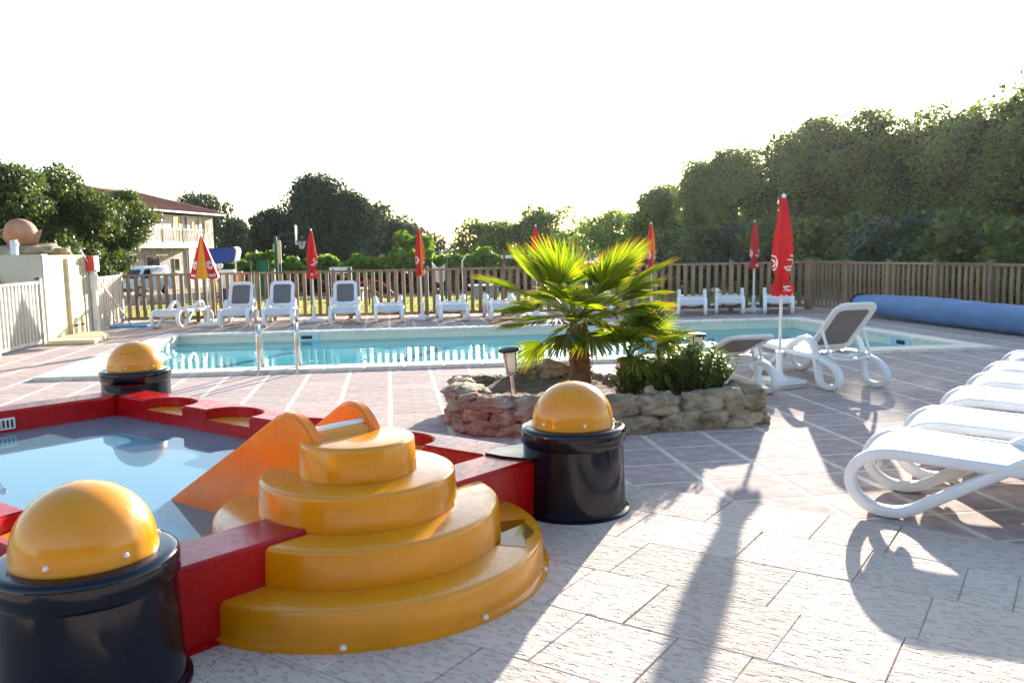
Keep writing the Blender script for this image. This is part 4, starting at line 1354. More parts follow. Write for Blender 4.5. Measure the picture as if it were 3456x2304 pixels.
# mortar smeared along the front
sm = MB()
N = 60
vs_ = []
for i in range(N+1):
    x = 1.15+1.85*i/N
    yb = 6.575+.04*math.sin(x*3)
    for j in range(9):
        z = .006+.275*j/8
        nn_ = mnoise.noise(Vector((x*6, z*9, 2)))*.045+mnoise.noise(Vector((x*17, z*20, 5)))*.018
        vs_.append((x, yb-.02+.035*j/8+nn_, z))
sm.add(vs_, [(i*9+j, (i+1)*9+j, (i+1)*9+j+1, i*9+j+1) for i in range(N) for j in range(8)])
sm.build('mortar_bank', M['mortar'], planter, smooth=180)
# solar stake lights
def stake_light(label, x, y, z, tilt, hgt):
    t = thing('stake_light', label, 'garden light', (x, y, z), .3)
    t.rotation_euler = (tilt[0], tilt[1], .3)
    MB().lathe([(.019, -.12), (.019, hgt), (.0005, hgt)], 16).build('stake', M['steel'], t)
    MB().lathe([(.03, hgt), (.05, hgt+.012), (.052, hgt+.03), (.045, hgt+.03)], 24).build('collar', M['steel'], t)
    MB().lathe([(.047, hgt+.03), (.062, hgt+.20), (.0005, hgt+.20)], 24).build('lantern', M['glasspale'], t, smooth=50)
    for k in range(4):
        a_ = k*math.pi/2+.5
        MB().tube([(.05*math.cos(a_), .05*math.sin(a_), hgt+.03), (.066*math.cos(a_), .066*math.sin(a_), hgt+.20)], .004, 6).build('rib', M['black'], t)
    MB().lathe([(.0005, hgt+.20), (.085, hgt+.2005), (.09, hgt+.21), (.08, hgt+.225), (.0005, hgt+.235)], 28).build('cap', M['black'], t, smooth=40)
stake_light('steel solar stake light leaning in the bare soil of the planter', 1.0, 6.90, .22, (0, -.10), .25)
stake_light('solar stake light half hidden behind the leafy shrub', 2.66, 7.14, .22, (0, .03), .29)

# ------------------------------------------------------------------ palms
def fan_leaf(base, dirv, plen, flen, nseg, spread, droop, seed, dry=False):
    """costapalmate leaf: petiole, then pleated segments"""
    r_ = random.Random(seed)
    d = Vector(dirv).normalized()
    side = d.cross(Vector((0, 0, 1)))
    if side.length < .05:
        side = Vector((1, 0, 0))
    side.normalize()
    nrm = side.cross(d).normalized()
    b = Vector(base)
    pts = [b+d*plen*t-Vector((0, 0, 1))*droop*.18*plen*t*t for t in (0, .25, .5, .75, 1.0)]
    V, F, tips = [], [], []
    pet = MB().tube(pts, [.014, .011, .009, .008, .007], 6, tuple(side))
    V += [Vector(p) for p in pet.v]
    F += pet.f
    hub = pts[-1]
    dd = (pts[-1]-pts[-2]).normalized()
    nrm = side.cross(dd).normalized()
    twist = r_.uniform(-.35, .35)
    side2 = (side*math.cos(twist)+nrm*math.sin(twist)).normalized()
    nrm = side2.cross(dd).normalized()
    for k in range(nseg):
        t = (k/(nseg-1)-.5)
        th = t*spread+r_.uniform(-.02, .02)
        L = flen*(1-.30*abs(2*t)**2)*r_.uniform(.93, 1.04)
        ax = (dd*math.cos(th)+side2*math.sin(th)).normalized()
        cup = .22*abs(2*t)
        ax = (ax+nrm*cup*.5).normalized()
        lat = ax.cross(nrm).normalized()
        w = flen*spread/nseg*.68
        bend = droop*r_.uniform(.5, 1.2)
        rows = [(0.0, .06), (.38, .85), (.56, 1.0), (.82, .66), (1.0, .12)]
        i0 = len(V)
        for q_, ww in rows:
            c = hub+ax*L*q_-Vector((0, 0, 1))*bend*.30*L*q_**2.6
            f_ = w*.5*ww
            V += [c-lat*f_+nrm*f_*.55, c, c+lat*f_+nrm*f_*.55]
        for q_ in range(len(rows)-1):
            a_ = i0+3*q_
            if q_ == len(rows)-2 and r_.random() < .55:
                tips.extend((len(F), len(F)+1))
            F += [(a_, a_+1, a_+4, a_+3), (a_+1, a_+2, a_+5, a_+4)]
    return V, F, tips
def palm(name, label, x, y, z, trunk_h, lean, leaves, scale, seed, stump_r=.085):
    t = thing(name, label, 'palm', (x, y, z))
    prof = []
    top = Vector((lean[0], lean[1], trunk_h))
    n_ = 16
    mb = MB()
    rows = 22
    pts = [Vector((lean[0]*(i/rows)**1.3, lean[1]*(i/rows)**1.3, trunk_h*i/rows)) for i in range(rows+1)]
    rad = [stump_r*(1.25-.35*(i/rows)+.10*(i % 2)) for i in range(rows+1)]
    mb.tube(pts, rad, n_, (1, 0, 0))
    tr = mb.build('trunk', M['palmbark'], t, smooth=60)
    # fibre stubs of old leaf bases
    st = MB()
    r_ = random.Random(seed)
    for k in range(90):
        h_ = r_.random()*trunk_h
        a_ = r_.uniform(0, 6.28)
        f_ = h_/trunk_h
        c = Vector((lean[0]*f_**1.3+stump_r*math.cos(a_), lean[1]*f_**1.3+stump_r*math.sin(a_), h_))
        o_ = Vector((math.cos(a_), math.sin(a_), 0))
        L = r_.uniform(.03, .09)
        sd = Vector((-math.sin(a_), math.cos(a_), 0))*r_.uniform(.008, .02)
        st.add([c-sd, c+sd, c+o_*L*.7+Vector((0, 0, L)), c+o_*.02+Vector((0, 0, .01))], [(0, 1, 2), (0, 2, 3), (1, 3, 2)])
    tag(st.build('fibre', M['palmbark'], tr, smooth=0), kind='stuff')
    for k, (az, el, pl, fl, sp, dr, dry) in enumerate(leaves):
        a_, e_ = R(az), R(el)
        d = (math.cos(a_)*math.cos(e_), math.sin(a_)*math.cos(e_), math.sin(e_))
        V, F, tips = fan_leaf(top+Vector((0, 0, r_.uniform(-.06, .04))), d, pl*scale, fl*scale, 26, R(sp), dr, seed*50+k, dry)
        lo = MB().add(V, F).build('leaf', M['palmdry'] if dry else M['palm'], t, smooth=0)
        lo.data.materials.append(M['palmdry'])
        for q_ in tips:
            lo.data.polygons[q_].material_index = 1
    return t
# azimuth measured from +X counter-clockwise; the viewer stands at -Y
L1 = [(300, 14, .40, .48, 150, .45, 0), (325, 4, .44, .48, 140, .45, 0), (352, 16, .46, .50, 150, .35, 0), (230, 12, .38, .46, 150, .45, 0), (205, 10, .42, .46, 140, .45, 0), (265, 16, .34, .46, 160, .5, 0), (335, 30, .44, .52, 160, .3, 0), (15, 28, .46, .5, 150, .3, 0), (180, 26, .58, .52, 140, .25, 0), (165, 50, .48, .52, 140, .1, 0), (200, 62, .40, .52, 160, .1, 0), (110, 66, .38, .50, 150, .1, 0), (15, 48, .50, .54, 150, .1, 0), (350, 34, .56, .54, 150, .2, 0), (330, 20, .46, .50, 160, .3, 0),
      (215, 28, .44, .48, 165, .35, 0), (250, 38, .36, .46, 170, .4, 0), (290, 40, .36, .48, 170, .4, 0), (100, 30, .42, .48, 160, .3, 0), (60, 20, .45, .48, 160, .3, 0), (140, 15, .45, .46, 150, .4, 0),
      (183, 2, .52, .38, 60, .35, 1), (198, -22, .40, .38, 110, .5, 0), (240, -12, .34, .40, 140, .6, 0), (275, -5, .34, .42, 160, .6, 0), (310, -8, .40, .44, 150, .5, 0), (345, -6, .48, .46, 110, .35, 1), (5, 8, .50, .48, 140, .3, 0), (320, 52, .40, .50, 150, .15, 0)]
palm('fan_palm', 'fan palm with yellow-green backlit leaves in the rock planter', 1.72, 7.60,   .2, .66, (-.02, -.02), L1, 1.0, 5)
L2 = [(20, 50, .30, .40, 160, .4, 0), (330, 35, .32, .42, 160, .5, 0), (290, 30, .30, .42, 165, .6, 0), (240, 45, .28, .38, 160, .5, 0), (5, 15, .34, .42, 130, .6, 0), (310, 5, .30, .38, 120, .8, 0), (265, 5, .28, .36, 130, .8, 0), (345, -15, .32, .36, 90, .8, 1), (120, 40, .3, .4, 160, .4, 0), (60, 45, .3, .4, 160, .4, 0)]
palm('fan_palm', 'smaller fan palm on a shaggy stump beside the leafy shrub', 2.06, 7.22, .2, .34, (.02, .0), L2, .95, 9, .075)

# ------------------------------------------------------------------ leafy shrub in the planter
def shrub(name, label, x, y, z, rx, ry, h, nshoot, seed, material, leafL=.035, cat='shrub', lw=.3):
    t = thing(name, label, cat, (x, y, z))
    r_ = np.random.default_rng(seed)
    V, F = [], []
    st = MB()
    for k in range(nshoot):
        a_, q_ = r_.uniform(0, 2*math.pi), math.sqrt(r_.uniform(0, 1))
        bx, by = rx*q_*math.cos(a_), ry*q_*math.sin(a_)
        hh = h*(1-.45*q_**2)*r_.uniform(.72, 1.08)
        tip = Vector((bx*1.15+r_.normal(0, .02), by*1.15+r_.normal(0, .02), hh))
        b0 = Vector((bx*.7, by*.7, hh*.15))
        st.tube([b0, (b0+tip)/2, tip], [.004, .003, .0015], 4, (1, 0, 0))
        nl = int(26*hh/h)+8
        for s in range(nl):
            f_ = s/nl
            c = b0.lerp(tip, .12+.88*f_)
            an = s*2.4+k
            out = Vector((math.cos(an), math.sin(an), r_.uniform(.1, .9))).normalized()
            L = leafL*r_.uniform(.7, 1.25)
            sd = out.cross(Vector((0, 0, 1))).normalized()*L*lw
            up = sd.cross(out).normalized()*L*.08
            i0 = len(V)
            V += [c, c+out*L*.5-sd+up, c+out*L, c+out*L*.5+sd+up]
            F.append((i0, i0+1, i0+2, i0+3))
    st.build('stems', M['bark'], t, smooth=0)
    o = link('leaves', fast_mesh('leaves', [tuple(v) for v in V], F, M[material]), t)
    return t
shrub('leafy_shrub', 'dense leafy green shrub at the end of the rock planter', 2.52, 6.92, .2, .42, .20, .50, 230, 21, 'box', .045)
shrub('leafy_shrub', 'lower leafy shrub between the stumpy palm and taller shrub', 2.12, 6.98, .2, .22, .18, .36, 110, 22, 'box', .042)

# ------------------------------------------------------------------ trees
def leaf_cloud(clumps, n, size, r_, core=.25):
    """clumps: (cx,cy,cz,rx,ry,rz); returns V,F of leaf-sized kites"""
    C = np.array(clumps, float)
    vol = (C[:, 3]*C[:, 4]*C[:, 5])**.67
    k = r_.choice(len(C), n, p=vol/vol.sum())
    d = r_.normal(size=(n, 3))
    d /= np.linalg.norm(d, axis=1, keepdims=True)
    rad = r_.uniform(core, 1.0, n)**.45*(1+.10*r_.normal(size=n))
    P = C[k, :3]+d*C[k, 3:]*rad[:, None]
    nrm = d*.6+r_.normal(size=(n, 3))*.7+np.array([0, 0, .35])
    nrm /= np.linalg.norm(nrm, axis=1, keepdims=True)
    t = np.cross(nrm, r_.normal(size=(n, 3)))
    t /= np.linalg.norm(t, axis=1, keepdims=True)
    b = np.cross(nrm, t)
    s = size*np.clip(r_.lognormal(-.06, .33, n), .4, 1.7)[:, None]
    V = np.stack([P-t*s*.5, P+b*s*.32, P+t*s*.5, P-b*s*.32], 1).reshape(-1, 3)
    F = np.arange(4*n).reshape(-1, 4)
    return V, F
def crown_clumps(w, h, z0, r_, k, blob=.30, shape='round'):
    out = []
    for i in range(k):
        u = r_.uniform(0, 1)
        a_ = r_.uniform(0, 2*math.pi)
        if shape == 'round':
            e = math.asin(min(1, max(-1, r_.uniform(-.75, 1))))
            q_ = r_.uniform(.45, .80)
            x, y, z = w*q_*math.cos(e)*math.cos(a_), w*q_*math.cos(e)*math.sin(a_), z0+h*.5+h*.5*q_*1.05*math.sin(e)
        elif shape == 'dense':
            zz = u**.8
            q_ = math.sqrt(max(0, 1-zz**2.2))*r_.uniform(.4, .85)
            x, y, z = w*q_*math.cos(a_), w*q_*math.sin(a_), z0+h*(.08+.84*zz)
        else:  # spike
            q_ = (1-u)**.8*r_.uniform(.2, .75)
            x, y, z = w*q_*math.cos(a_), w*q_*math.sin(a_), z0+h*(.05+.88*u)
        b = blob*r_.uniform(.7, 1.25)
        out.append((x, y, z, w*b, w*b, min(w, h*.5)*b*.85))
    return out
def tree(name, label, az, D, top_el, width, material, nleaf, lsize, seed, base=None, crown0=.25, shape='round', k=34, blob=.30, group=None, cat='tree', top=None, trunk_r=.16):
    r_ = np.random.default_rng(seed)
    x, y = D*math.sin(R(az)), D*math.cos(R(az))
    zg = land(x, y) if base is None else base
    zt = top if top is not None else CAMH+D*math.tan(R(top_el))
    H = zt-zg
    t = thing(name, label, cat, (x, y, zg), 0, group)
    z0 = H*crown0
    cl = crown_clumps(width, H-z0, z0, r_, k, blob, shape)
    tr = MB()
    lean = r_.normal(0, .04, 2)*H
    pts = [Vector((lean[0]*(s/6)**2, lean[1]*(s/6)**2, H*.75*s/6-.1)) for s in range(7)]
    tr.tube(pts, [trunk_r*(1.25-.15*s) for s in range(7)], 10, (1, 0, 0))
    for q_ in range(min(10, k)):
        c = cl[q_]
        st = pts[2+q_ % 4]
        e = Vector(c[:3])
        mid = st.lerp(e, .5)+Vector((0, 0, -.06*H))
        tr.tube([st, mid, e], [trunk_r*.5, trunk_r*.3, trunk_r*.1], 6, (0, 0, 1))
    tr.build('trunk', M['bark'], t, smooth=60)
    V, F = leaf_cloud(cl, nleaf, lsize, r_)
    if shape == 'dense':
        V2_, F2_ = leaf_cloud([(c[0]*.8, c[1]*.8, z0+(c[2]-z0)*.88, c[3]*.8, c[4]*.8, c[5]*.8) for c in cl], nleaf//6, lsize*2.4, r_, .0)
        V, F = np.concatenate([V, V2_]), np.concatenate([F, F2_+len(V)])
    link('crown', fast_mesh('crown', V, F, M[material]), t)
    return t
G1, G2, G3, G4 = 'oaks beyond the cream wall', 'trees across the far lawn', 'wood behind the weathered fence', 'pollarded trees in a row'
tree('oak_tree', 'dark oak above the terracotta jar', -22.6, 34, 5.2, 2.6, 'oak', 26000, .125, 31, crown0=.12, shape='dense', k=46, group=G1)
tree('oak_tree', 'tall dark oak just past the terracotta jar', -19.4, 36, 5.1, 2.3, 'oak', 24000, .125, 32, crown0=.12, shape='dense', k=44, group=G1)
tree('oak_tree', 'oak with spreading sunlit crown covering the house corner', -17.0, 42, 4.35, 2.25, 'oak', 22000, .125, 33, crown0=.34, k=40, group=G1, trunk_r=.2)
tree('oak_tree', 'dark oak filling the gap behind the pump shed', -18.3, 44, 4.2, 1.9, 'darkleaf', 12000, .14, 34, crown0=.05, shape='dense', group=G1)
tree('young_tree', 'yellow-green sunlit bushy tree next to the jar', -24.3, 24, 2.8, .75, 'brightleaf', 3500, .12, 35, crown0=.1, shape='dense', k=24, group=G1)
tree('oak_tree', 'round crowned tree rising behind the house roof', -12.2, 100, 4.15, 4.6, 'darkleaf', 20000, .3, 36, crown0=.15, k=44, group=G2)
tree('oak_tree', 'dark tree at the gable end of the house', -9.7, 92, 2.4, 2.2, 'darkleaf', 6000, .38, 37, crown0=.05, shape='dense', group=G2)
tree('cypress_tree', 'thin dark cypress at the edge of the tall evergreen', -8.6, 70, 2.75, .6, 'darkleaf', 2500, .25, 38, crown0=.02, shape='spike', k=20, blob=.5, group=G2)
tree('evergreen_tree', 'tallest dark evergreen across the far lawn', -4.5, 62, 4.95, 4.0, 'darkleaf', 34000, .19, 39, crown0=.06, shape='dense', k=60, group=G2)
tree('evergreen_tree', 'dark evergreen shoulder on the house side of the tallest one', -7.3, 64, 3.1, 2.6, 'darkleaf', 16000, .19, 40, crown0=.05, shape='dense', k=40, group=G2)
tree('evergreen_tree', 'dark evergreen shoulder on the vineyard side of the tallest one', -2.3, 60, 3.8, 3.0, 'darkleaf', 17000, .19, 41, crown0=.05, shape='dense', k=40, group=G2)
tree('olive_tree', 'grey-green feathery tree sloping away from the evergreens', -.2, 58, 3.1, 2.6, 'olive', 8000, .24, 42, crown0=.08, k=36, group=G2)
tree('olive_tree', 'lower grey-green feathery tree at the end of the slope', 1.6, 57, 2.0, 2.2, 'olive', 6000, .24, 43, crown0=.08, k=30, group=G2)
tree('young_tree', 'bright lime-green rounded tree in front of the grey trees', 1.5, 44, 1.35, 1.35, 'brightleaf', 6500, .17, 44, crown0=.2, k=26, group=G2)
tree('oak_tree', 'open crowned tree just past the sky gap', 6.9, 55, 2.45, 2.9, 'midleaf', 13000, .17, 45, crown0=.12, k=34, group=G2)
tree('oak_tree', 'open crowned taller tree above the palm', 10.8, 55, 3.2, 3.0, 'midleaf', 14000, .17, 46, crown0=.15, k=34, group=G2)
tree('young_tree', 'light green rounded tree above the palm beside the wood', 15.4, 48, 2.65, 2.8, 'brightleaf', 14000, .15, 47, crown0=.12, k=34, group=G2)
for k, (az, D, el, w_, m_) in enumerate([(18.4, 40, 3.9, 1.9, 'midleaf'), (20.6, 38, 5.4, 2.2, 'midleaf'), (23.2, 37, 6.5, 2.5, 'midleaf'), (25.9, 36, 7.3, 2.3, 'woodleaf'), (28.4, 35, 8.1, 2.5, 'woodleaf'), (31.2, 34, 8.0, 2.6, 'woodleaf'), (34.0, 33, 7.9, 2.6, 'woodleaf'), (36.8, 30, 8.2, 2.4, 'woodleaf'), (40.2, 28, 9.0, 2.5, 'woodleaf'), (44.0, 28, 9.4, 2.6, 'oak'), (49.0, 28, 9.2, 2.8, 'oak'), (55.0, 28, 9.2, 2.9, 'oak')]):
    nm = ['leafy tree at the low end of the wood, above the palm', 'second tree up from the low end of the wood', 'third tree up from the low end of the wood', 'tree in the wood behind the large closed parasol', 'tallest backlit tree of the wood beyond the fence corner', 'dark tree past the tallest backlit one', 'dark tree above the end of the rolled cover', 'dark tree above the middle of the rolled cover', 'high dark tree where the wood rises over the rolled cover']
    lb = nm[k] if k < len(nm) else 'dark tree further along behind the weathered fence'
    tree('oak_tree', lb, az, D, el, w_, m_, 27000, .115, 60+k, crown0=.05, shape='dense', k=44, group=G3)
for k, (az, D, el, w_) in enumerate([(16.5, 34, .2, 1.5), (19, 33, .9, 1.7), (21, 30, 1.0, 1.6), (23.2, 29, 1.3, 1.7), (25.6, 28, 1.5, 1.7), (28, 27, 1.6, 1.7), (30.6, 26, 1.7, 1.7), (33.4, 24, 1.7, 1.7), (36.4, 22, 1.6, 1.6), (43.5, 19, 1.6, 1.6), (48, 18, 1.8, 1.6)]):
    tree('dark_bush', 'dark bush in the undergrowth of the wood', az, D, el, w_, ('oak', 'woodleaf', 'oak', 'darkleaf')[k % 4], 3800, .17, 180+k, crown0=.0, shape='dense', k=26, group='undergrowth bushes of the wood', cat='bush', blob=.36)
tree('oleander_bush', 'long-leaved green bush behind the weathered fence', 39.2, 21, 1.55, 1.15, 'midleaf', 5200, .17, 90, crown0=.05, shape='dense', k=26, cat='bush')
# pollarded row with big bright leaves
for k in range(10):
    x = -7.4+1.5*k+random.uniform(-.15, .15)
    y = 41.6+random.uniform(-.5, .5)
    D, az = math.hypot(x, y), math.degrees(math.atan2(x, y))
    tree('pollarded_tree', 'low pollarded tree with big bright leaves in a row', az, D, 0, .98, 'brightleaf', 2300, .27, 120+k, crown0=.40, k=24, blob=.30, group=G4, top=1.42+random.uniform(-.18, .22), trunk_r=.09)
# dark bushes under and behind the pollarded row
for k in range(15):
    az = -9.2+1.75*k
    tree('hedge_bush', 'low dark bush in the hedge behind the pollarded row', az, 45.5+random.uniform(-.6, .6), 0, 1.25, 'darkleaf', 2600, .19, 240+k, crown0=.0, shape='dense', k=18, blob=.42, group='hedge bushes behind the pollarded row', cat='bush', top=.45+random.uniform(-.2, .35), trunk_r=.05)
# far wood closing the horizon
r_ = np.random.default_rng(77)
cl = []
for k in range(260):
    az = R(-60+130*k/260)
    D = 190+r_.uniform(-20, 20)
    cl.append((D*math.sin(az), D*math.cos(az), -1+r_.uniform(.5, 2.2), 4, 4, r_.uniform(1.5, 2.6)))
V, F = leaf_cloud(cl, 30000, 1.0, r_, .1)
tag(link('far_wood', fast_mesh('far_wood', V, F, M['darkleaf'])), 'low dark line of distant woodland closing the horizon', 'woodland', kind='stuff')

# ------------------------------------------------------------------ house
F0, F1 = V2((-18.5, 60.5)), V2((-14.6, 74.5))
hd = (F1-F0)/np.linalg.norm(F1-F0)
HM = Matrix(((hd[0], -hd[1], 0, F0[0]), (hd[1], hd[0], 0, F0[1]), (0, 0, 1, 0), (0, 0, 0, 1)))   # x along facade, y into the house
house = thing('stone_house', 'two-storey stone house with red tiled roof and wooden balcony', 'house')
def hb(name, m_, x0, x1, y0, y1, z0, z1, parent=house, bev=0.0):
    return MB().box(x0, x1, y0, y1, z0, z1).xf(HM).build(name, M[m_], parent, bev=bev, seg=1, smooth=0)
HL0, HL1, HD = -7.0, 14.6, 9.0
hb('wall', 'stonewall', HL0, HL1, 0, HD, -1.6, 4.62)
hb('plaster_panel', 'plaster', 3.2, 9.9, -.03, -.002, 2.45, 4.60)
hb('plaster_panel', 'plaster', 9.95, 12.6, -.03, -.002, 3.0, 4.60)
hb('plaster_panel', 'plaster', 9.95, 14.58, -.03, -.002, -1.2, 1.9)
def window(x0, x1, z0, z1, frame='white', shut=None):
    w_ = hb('window', 'pane', x0, x1, -.05, -.032, z0, z1)
    for a_ in ((x0-.06, x0, z0-.06, z1+.06), (x1, x1+.06, z0-.06, z1+.06), (x0, x1, z1, z1+.06), (x0, x1, z0-.06, z0)):
        hb('frame', frame, a_[0], a_[1], -.09, -.031, a_[2], a_[3], w_)
    hb('sill', 'plaster', x0-.12, x1+.12, -.16, -.092, z0-.14, z0-.062, w_)
    if shut:
        hb('shutter', 'shutter', x1+.07, x1+.07+(x1-x0)*.5, -.075, -.032, z0-.05, z1+.05, w_)
    return w_
window(10.95, 11.45, 3.46, 4.17, 'plaster', True)
window(13.1, 13.45, 3.37, 4.14, 'shutter')
window(7.9, 8.6, .35, 1.24, 'shutter')
window(.35, 1.2, -.6, 1.45)
window(1.3, 2.15, -.6, 1.45)
window(4.1, 5.8, -.9, 1.46, 'plaster')
for x0, x1 in ((8.15, 8.95), (3.4, 4.3), (-.5, .5), (-4, -3)):
    window(x0, x1, 2.47, 4.45, 'white', True)
hb('lintel', 'white', 5.3, 6.9, -.12, -.033, 1.49, 1.62)
hb('awning_box', 'white', -.1, 2.4, -.35, -.033, 1.55, 1.72)
MB().tube([HM @ Vector((10.0, -.1, -1.2)), HM @ Vector((10.0, -.1, 4.5))], .06, 8, (1, 0, 0)).build('downpipe', M['shutter'], house)
MB().tube([HM @ Vector((12.0, -.08, 1.9)), HM @ Vector((12.0, -.08, 4.5))], .035, 8, (1, 0, 0)).build('cable_pipe', M['fcap'], house)
bal = hb('balcony', 'white', 1.2, 10.5, -1.3, -.034, 2.08, 2.43)
hb('balcony_rail', 'wood_pale', 1.2, 10.5, -1.28, -1.22, 3.40, 3.49, bal)
hb('balcony_rail', 'wood_pale', 1.2, 10.5, -1.28, -1.22, 2.50, 2.56, bal)
hb('balcony_rail', 'wood_pale', 10.42, 10.48, -1.215, -.04, 3.40, 3.49, bal)
for k in range(40):
    x = 1.4+k*.225
    hb('baluster', 'wood_pale', x, x+.06, -1.275, -1.225, 2.562, 3.398, bal)
for x in (1.25, 4.3, 7.2, 10.40):
    hb('balcony_post', 'wood', x, x+.12, -1.30, -1.20, 1.98, 3.53, bal)
rf = MB()
ov = .75
z1, zr = 4.75, 6.55
a = [(HL0-ov, -ov, z1), (HL1+ov, -ov, z1), (HL1+ov, HD+ov, z1), (HL0-ov, HD+ov, z1), (HL0+3.6, HD/2, zr), (HL1-4.2, HD/2, zr)]
a2 = [(x, y, z+.1) for x, y, z in a[:4]]+a[4:]
rf.add(a[:4]+a2, [(3,2,1,0), (0,1,5,4), (1,2,6,5), (2,3,7,6), (3,0,4,7), (4,5,9,8), (5,6,9), (6,7,8,9), (7,4,8)])
roof = rf.xf(HM).build('roof', M['roof'], house, smooth=0)
for p, q_ in ((4, 5), (0, 4), (1, 5), (2, 5), (3, 4)):
    A, B = Vector(a2[p] if p < 4 else a[p]), Vector(a[q_])
    MB().tube([HM @ A, HM @ B], .14, 8, (0, 0, 1)).build('ridge_tiles', M['roof'], roof)
# rows of roof tiles: raised ribs running up the front slope and the hip
rib = MB()
for k in range(88):
    x = HL0-ov+.15+k*.26
    fe = Vector((x, -ov, z1+.1))
    t_ = 1.0
    if x < HL0+3.6:
        t_ = (x-(HL0-ov))/(3.6+ov)
    elif x > HL1-4.2:
        t_ = (HL1+ov-x)/(4.2+ov)
    if t_ < .05 or t_ > 1.0001:
        t_ = min(t_, 1)
    e = Vector((x, -ov+(HD/2+ov)*t_, z1+.1+(zr-z1-.1)*t_))
    if (e-fe).length > .2:
        rib.tube([HM @ fe, HM @ e], .055, 5, (1, 0, 0), caps=False)
tag(rib.build('tile_rows', M['roof'], roof, smooth=60), kind='stuff')
hb('gutter', 'white', HL0-ov, HL1+ov, -ov-.10, -ov-.003, z1-.02, z1+.10, roof)

# ------------------------------------------------------------------ van
van = thing('parked_van', 'small white van parked in front of the stone house', 'van', (-15.2, 54.9, land(0, 54.9)+.015), R(70))
VM = Matrix.Scale(1.0, 4)
side = [(-1.95, .32), (-2.0, .55), (-1.98, .85), (-1.30, 1.02), (-.72, 1.62), (-.45, 1.74), (.4, 1.80), (1.75, 1.78), (1.95, 1.70), (2.03, 1.0), (2.03, .36), (1.9, .28)]
mb = MB()
k = len(side)
for y_, ins in ((-.82, 0), (.82, 0)):
    pass
vs_ = []
for y_ in (-1, 1):
    for x, z in side:
        w_ = .84 if z < 1.05 else .84-.14*(z-1.05)/.75
        vs_.append((x, y_*w_, z))
fs_ = [tuple(range(k)), tuple(reversed(range(k, 2*k)))]+[(i, (i+1) % k, k+(i+1) % k, k+i) for i in range(k)]
mb.add(vs_, fs_)
body = mb.build('body', M['vanwhite'], van, bev=.07, seg=3, smooth=50)
def vq(name, pts, m_, par):
    MB().add(pts, [(0,1,2,3)]).build(name, M[m_], par, smooth=0)
vq('windscreen', [(-1.275, -.70, 1.07), (-1.275, .70, 1.07), (-.76, .60, 1.60), (-.76, -.60, 1.60)], 'pane', body)
for s in (-1, 1):
    vq('side_window', [(-1.05, s*.853, 1.08), (-.12, s*.853, 1.08), (-.12, s*.772, 1.62), (-.62, s*.772, 1.60)], 'pane', body)
    vq('headlight', [(-2.005, s*.45, .68), (-2.005, s*.78, .68), (-1.99, s*.78, .84), (-1.99, s*.45, .84)], 'glasspale', body)
    vq('tail_light', [(2.036, s*.66, .8), (2.036, s*.8, .8), (2.036, s*.8, 1.2), (2.036, s*.66, 1.2)], 'redplastic', body)
    MB().box(-.95, -.80, s*.9-.07, s*.9+.07, 1.05, 1.22).build('mirror', M['fcap'], body, bev=.03)
    for x in (-1.3, 1.25):
        wh = MB().lathe([(.0005, -.09), (.24, -.09), (.31, -.06), (.31, .06), (.24, .09), (.0005, .09)], 28).xf(Matrix.Translation((x, s*.78, .31)) @ Matrix.Rotation(math.pi/2, 4, 'X')).build('wheel', M['tyre'], van)
        MB().lathe([(.0005, .0), (.17, .0), (.19, -.02)], 20).xf(Matrix.Translation((x, s*.885, .31)) @ Matrix.Rotation(-s*math.pi/2, 4, 'X')).build('rim', M['alu'], wh)
MB().box(-2.06, -1.99, -.8, .8, .3, .52).build('front_bumper', M['fcap'], van, bev=.02)
MB().box(2.03, 2.09, -.8, .8, .3, .52).build('rear_bumper', M['fcap'], van, bev=.02)

# ------------------------------------------------------------------ playground and kiosk beyond the fence
kb = thing('blue_awning', 'dark blue canvas awning with white edge on two poles behind fence', 'awning', (-4.22, 22.6, land(0, 22.6)))
zg = land(0, 22.6)
aw = MB()
pr_ = [(-.46, 1.47), (-.40, 1.66), (.36, 1.70), (.40, 1.60), (.34, 1.33), (.0, 1.29), (-.40, 1.28)]
kk = len(pr_)
aw.add([(x, -.35, z-zg) for x, z in pr_]+[(x, .45, z-zg) for x, z in pr_], [tuple(range(kk)), tuple(reversed(range(kk, 2*kk)))]+[(i, (i+1) % kk, kk+(i+1) % kk, kk+i) for i in range(kk)])
aw.build('canopy', M['awn'], kb, bev=.02, seg=2)
MB().tube([(.372, -.36, 1.70-zg), (.415, -.37, 1.60-zg), (.36, -.36, 1.34-zg)], .018, 6, (0, 1, 0)).build('white_edge', M['white'], kb)
for x in (-.38, .30):
    MB().tube([(x, .05, 0), (x, .05, 1.5-zg)], .02, 8, (1, 0, 0)).build('pole', M['alu'], kb)
fz = thing('drinks_freezer', 'pale blue and white freezer cabinet under the blue awning', 'freezer', (-4.06, 22.15, land(0, 22.15)), .1)
MB().box(-.2, .2, -.2, .25, 0, .72).build('cabinet', M['awn'], fz, bev=.015)
MB().box(-.2, .2, -.2, .25, .722, 1.18).build('door', M['white'], fz, bev=.02)
MB().box(-.32, -.27, -.15, -.09, 0, 1.15).build('orange_post', M['orangep'], fz, bev=.008)
ob = thing('orange_bin', 'bright orange bin with lid behind the picket fence', 'bin', (-3.96, 23.2, land(0, 23.2)))
MB().lathe([(.0005, 0), (.10, 0), (.12, .95), (.0005, .95)], 4, a0=math.pi/4, a1=math.pi/4+2*math.pi).build('body', M['orangep'], ob, smooth=0)
MB().box(-.12, .12, -.12, .12, .952, 1.14).build('lid', M['orangep'], ob, bev=.02)
gl = thing('globe_lamp', 'round white globe lamp beneath the blue awning', 'lamp', (-4.52, 23.7, land(0, 23.7)))
